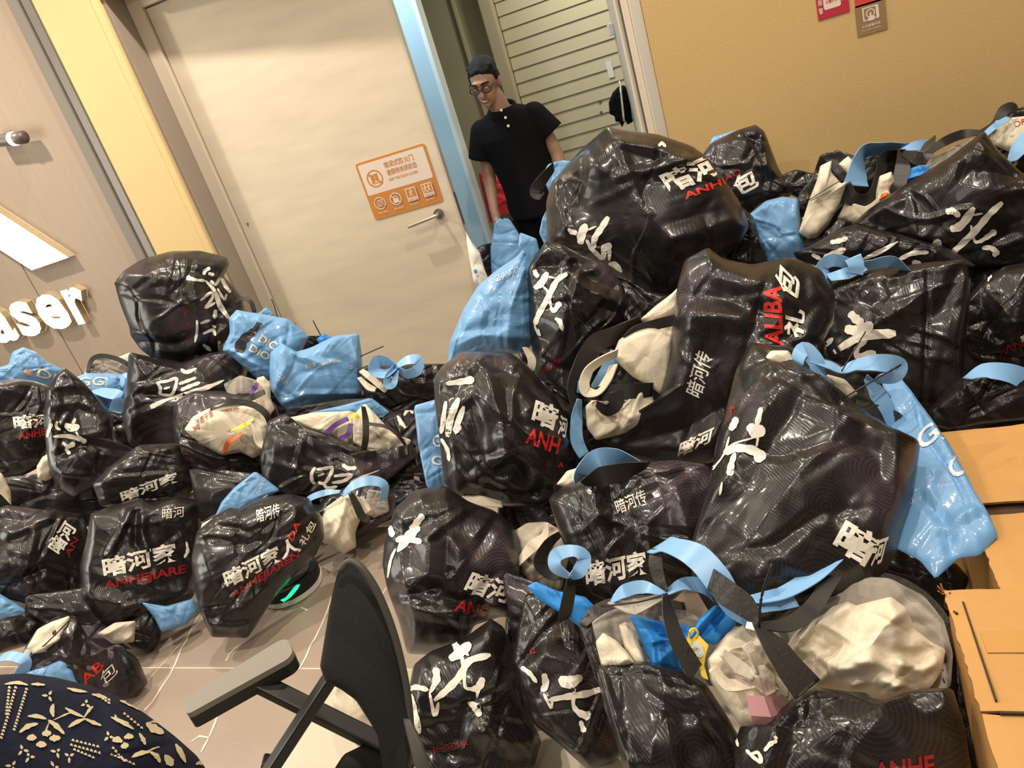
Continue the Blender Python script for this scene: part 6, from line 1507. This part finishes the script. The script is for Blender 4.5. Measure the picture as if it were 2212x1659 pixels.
cloth('cotton_tote', 'round white bulge in the mouth of the bag by the green light', [(431, 1160), (438, 1132), (468, 1116), (502, 1124), (498, 1150), (484, 1176), (460, 1166)], 2.64, D=.05, B=.03, folds=3)
cloth('cotton_cloth', 'cream cloth fold under the blue cloth in the bag by the green light', [(498, 1112), (530, 1096), (560, 1080), (578, 1068), (562, 1092), (515, 1118)], 2.7, D=.02, B=.015, cat='cloth')
b = blue('draped blue bag spilling from the mouth of the bag by the green light', [(468, 1112), (480, 1085), (505, 1056), (550, 1020), (602, 1060), (562, 1082), (520, 1102), (490, 1120)], 2.76, D=.05)
b.text('CHANDO', (560, 1072), (574, 1034), (553, 1068), 'cyanprint', .0)
# cream cloth bag near the door
b = black('small black bag with cream bundles and black webbing near the chair', [(682, 1102), (712, 1070), (760, 1050), (820, 1045), (852, 1078), (846, 1110), (806, 1142), (766, 1166), (720, 1172), (696, 1150)], 2.86, D=.06)
b.layer('lining', [(796, 1058), (835, 1064), (840, 1104), (806, 1118), (790, 1085)], 2.80, 'lining', .02, .02)
b.strap([(740, 1068, 2.76), (765, 1048, 2.75), (800, 1038, 2.75), (830, 1048, 2.76), (828, 1078, 2.76)], [8, 18, 22, 18, 14], 'satin', 'blue_ribbon')
b.strap([(660, 1100, 2.78), (668, 1078, 2.77), (700, 1065, 2.77), (735, 1062, 2.77)], [6, 12, 14, 6], 'satin', 'blue_ribbon')
b.strap([(758, 1066, 2.72), (770, 1090, 2.71), (782, 1115, 2.71), (800, 1122, 2.72)], [10, 16, 18, 16], 'strap')
cloth('cotton_tote', 'cream tote slumped onto the tiles at the edge of the left heap', [(689, 1152), (702, 1100), (735, 1076), (758, 1068), (782, 1110), (766, 1150), (768, 1180), (741, 1195), (720, 1176), (700, 1172)], 2.80, D=.07, B=.05, folds=10, ridges=[([(745, 1080), (735, 1130), (720, 1165)], .015, .02)])
cloth('cotton_tote', 'smaller cream bundle crossed by black webbing beside the slumped tote', [(762, 1070), (790, 1078), (808, 1108), (792, 1122), (776, 1092)], 2.78, D=.03, B=.02)
# --- lower left
b = blue('blue bag corner at the left frame edge below the steep 暗河 bag', [(-30, 1290), (0, 1284), (40, 1308), (62, 1322), (30, 1342), (0, 1354), (-30, 1350)], 2.84, D=.05)
b = black('crumpled black bag at the left frame edge above the floral shoulder', [(-30, 1350), (10, 1335), (45, 1330), (82, 1346), (62, 1392), (20, 1404), (-30, 1420)], 2.7, D=.06)
b = black('black bag low on the tiles with red letters and 包, above the floral shoulder', [(60, 1400), (85, 1362), (130, 1332), (165, 1336), (192, 1382), (222, 1402), (252, 1392), (292, 1422), (314, 1472), (290, 1502), (240, 1514), (150, 1500), (80, 1490), (40, 1450)], 2.56, D=.09, ridges=[([(165, 1340), (150, 1420), (180, 1480)], .025, .03), ([(230, 1400), (225, 1470)], -.015, .02)])
b.text('AB', (182, 1482), (226, 1440), (170, 1466), 'redbright', .02).text('包', (224, 1484), (256, 1452), (212, 1458), bold=.0)
b.strap([(0, 1420, 2.42), (28, 1418, 2.41), (55, 1430, 2.41), (42, 1462, 2.41)], [16, 20, 22, 26], 'satin', 'blue_ribbon')
b.tie([(60, 1425, 2.44), (105, 1385, 2.44), (150, 1340, 2.44)], r=.0022)
b = blue('blue bag flap lying over the low black bag above the floral shoulder', [(30, 1472), (62, 1452), (100, 1440), (146, 1420), (158, 1450), (170, 1486), (120, 1484), (60, 1480)], 2.44, D=.025, B=.02)
cloth('cotton_tote', 'cream crumpled tote in the low black bag at the lower left', [(60, 1398), (82, 1360), (110, 1345), (148, 1332), (150, 1350), (126, 1392), (92, 1412), (72, 1414)], 2.5, D=.05, B=.03, folds=8)
cloth('grey_tote_bag', 'grey folded cloth bag on the tiles between two black bags', [(213, 1368), (248, 1346), (292, 1342), (288, 1386), (245, 1390)], 2.78, 'greycotton', D=.04, B=.03)
b = blue('blue bag flattened on the tiles under the black bags', [(308, 1302), (360, 1310), (416, 1294), (428, 1320), (402, 1348), (350, 1364), (334, 1332)], 2.86, D=.04, B=.03)
b = black('dark bag lying on the tiles behind the flattened blue bag', [(270, 1350), (310, 1310), (350, 1330), (345, 1380), (320, 1410), (285, 1400), (262, 1385)], 2.88, D=.05)
cloth('cotton_cloth', 'pale cloth strip at the left frame edge in the middle of the left heap', [(-20, 1010), (5, 1025), (22, 1060), (24, 1090), (5, 1070), (-20, 1050)], 3.2, D=.03, B=.02, cat='cloth')
b = black('dark bag filling the gap at the left frame edge below the faded 暗河 bag', [(-40, 1000), (20, 1020), (40, 1060), (30, 1110), (-40, 1130)], 3.3, D=.06)

# fillers: bags buried in the heap, seen in the gaps
for lab, dep, P in (
    ('buried dark bag in the long gap above the steep 暗河 bag', 3.30, [(-40, 1040), (230, 1010), (430, 1040), (440, 1125), (200, 1135), (-40, 1130)]),
    ('buried dark bag behind the small-titled bags and under the long open bag', 3.34, [(420, 1010), (700, 1040), (860, 1010), (870, 1105), (700, 1135), (440, 1125)]),
    ('buried dark bag low between the lower left bags and the grey cloth bag', 2.98, [(60, 1290), (200, 1270), (300, 1330), (310, 1395), (200, 1410), (60, 1370)]),
    ('buried dark bag in the pit under the glossy 暗 bag', 2.34, [(1080, 1040), (1250, 990), (1310, 1080), (1270, 1190), (1150, 1215), (1080, 1130)]),
    ('buried dark bag behind the middle blue ribbon loops', 2.54, [(1170, 860), (1270, 840), (1340, 990), (1230, 1050), (1160, 980)]),
    ('buried dark bag under the flat white-stroked bag', 2.68, [(1650, 540), (1850, 490), (2100, 560), (2110, 660), (1800, 660), (1660, 620)]),
    ('buried dark bag under the large 传 bag near the frame edge', 2.52, [(2020, 550), (2260, 530), (2260, 650), (2080, 680)]),
    ('buried dark bag between the square-cornered bag and the cardboard flap', 2.38, [(1960, 830), (2110, 740), (2260, 740), (2260, 880), (2000, 950)]),
    ('buried dark bag under the tall folded bag and the front ribbons', 1.78, [(1500, 1250), (1700, 1280), (1900, 1230), (1980, 1250), (1900, 1350), (1560, 1350)]),
    ('buried dark bag between the 暗河 bag and the grey bag mouth', 2.18, [(1070, 1180), (1260, 1170), (1310, 1290), (1150, 1350), (1070, 1300)]),
    ('buried dark bag behind the brush 暗 bag and the ribbon loops', 3.80, [(190, 850), (300, 800), (300, 1000), (200, 1010)]),
    ('buried dark bag in the gap behind the red-marked white bag', 3.62, [(440, 770), (560, 800), (620, 890), (480, 900)]),
    ('buried dark bag in the gap under the dark bag with the blue bow', 3.50, [(740, 850), (960, 870), (970, 960), (780, 960)]),
    ('buried dark bag behind the narrow bag with the blue card', 2.0, [(1090, 1240), (1220, 1280), (1320, 1340), (1310, 1470), (1120, 1440)]),
):
    black(lab, P, dep, D=.03, B=.06, folds=4)

# bags packed inside the heap that carry the ones in view
bm = bmesh.new()
n_ = 64; prev = None
for i in range(41):
    t = -1 + 2 * i / 40
    rr = max(.30, (1 - abs(t) ** 3.5) ** .5) if abs(t) < 1 else .30
    cur = []
    for k in range(n_):
        th = 2 * math.pi * k / n_
        q_ = np.array([math.cos(th) * 2.2 + 9 + .6 * t]), np.array([math.sin(th) * 2.2 + 9 + 2.4 * t])
        wv = 1 + .16 * (1 - abs(2 * float(vnoise(*q_, 5)[0]) - 1)) + .07 * (1 - abs(2 * float(vnoise(q_[0] * 2.7, q_[1] * 2.7, 8)[0]) - 1)) - .14
        cur.append(bm.verts.new((math.copysign(abs(math.cos(th)) ** .6, math.cos(th)) * .47 * rr * wv, math.copysign(abs(math.sin(th)) ** .6, math.sin(th)) * .47 * rr * wv, .5 * t)))
    if prev:
        for k in range(n_): bm.faces.new((prev[k], prev[(k + 1) % n_], cur[(k + 1) % n_], cur[k]))
    else: bm.faces.new(cur[::-1])
    prev = cur
bm.faces.new(prev)
pk_me = bpy.data.meshes.new('packed_bag'); bm.to_mesh(pk_me); bm.free()
PACK = [(-2.94, 2.99, 0.18, 0.48, 0.3, 0.35, 0.17), (-0.84, 3.03, 0.17, 0.41, 0.36, 0.35, -0.03), (-0.5, 3.16, 0.15, 0.51, 0.37, 0.31, -0.06), (-0.26, 2.66, 0.17, 0.48, 0.31, 0.34, 0.08),
         (-0.54, 2.43, 0.17, 0.44, 0.29, 0.35, 0.11), (0.85, 3.07, 0.18, 0.42, 0.28, 0.37, -0.12), (-3.35, 2.97, 0.17, 0.41, 0.34, 0.34, 0.24), (-2.26, 2.68, 0.18, 0.42, 0.31, 0.36, -0.37),
         (-2.09, 3.19, 0.15, 0.51, 0.3, 0.3, -0.07), (-3.79, 3.03, 0.17, 0.44, 0.3, 0.34, 0.42), (0.57, 2.71, 0.18, 0.44, 0.34, 0.36, -0.07), (-0.05, 2.06, 0.18, 0.44, 0.37, 0.36, 0.31),
         (0.88, 2.52, 0.19, 0.41, 0.35, 0.37, 0.3), (0.86, 2.1, 0.18, 0.44, 0.33, 0.36, -0.19), (0.07, 3.04, 0.17, 0.43, 0.38, 0.34, 0.49), (-3.32, 2.57, 0.17, 0.41, 0.37, 0.33, 0.05),
         (-0.31, 2.79, 0.51, 0.43, 0.31, 0.36, -0.05), (-0.77, 3.02, 0.51, 0.52, 0.37, 0.35, 0.11), (-3.64, 2.74, 0.51, 0.47, 0.29, 0.33, 0.43), (0.87, 2.07, 0.52, 0.51, 0.32, 0.34, -0.28),
         (-0.6, 2.47, 0.5, 0.49, 0.3, 0.32, 0.1), (0.9, 2.94, 0.51, 0.51, 0.37, 0.31, -0.27), (0.91, 1.94, 0.85, 0.43, 0.35, 0.34, -0.17), (-3.1, 3.06, 0.86, 0.46, 0.33, 0.31, 0.21)]
for x, y, z, w_, d_, h_, a in PACK:
    o = link(BB, pk_me, M['black'], None, True, label='black bag packed inside the heap, hidden under the bags around it', cat='bag', group='black bags packed inside the heap')
    o.location = (x, y, z); o.scale = (w_, d_, h_); o.rotation_euler = (0, 0, a)
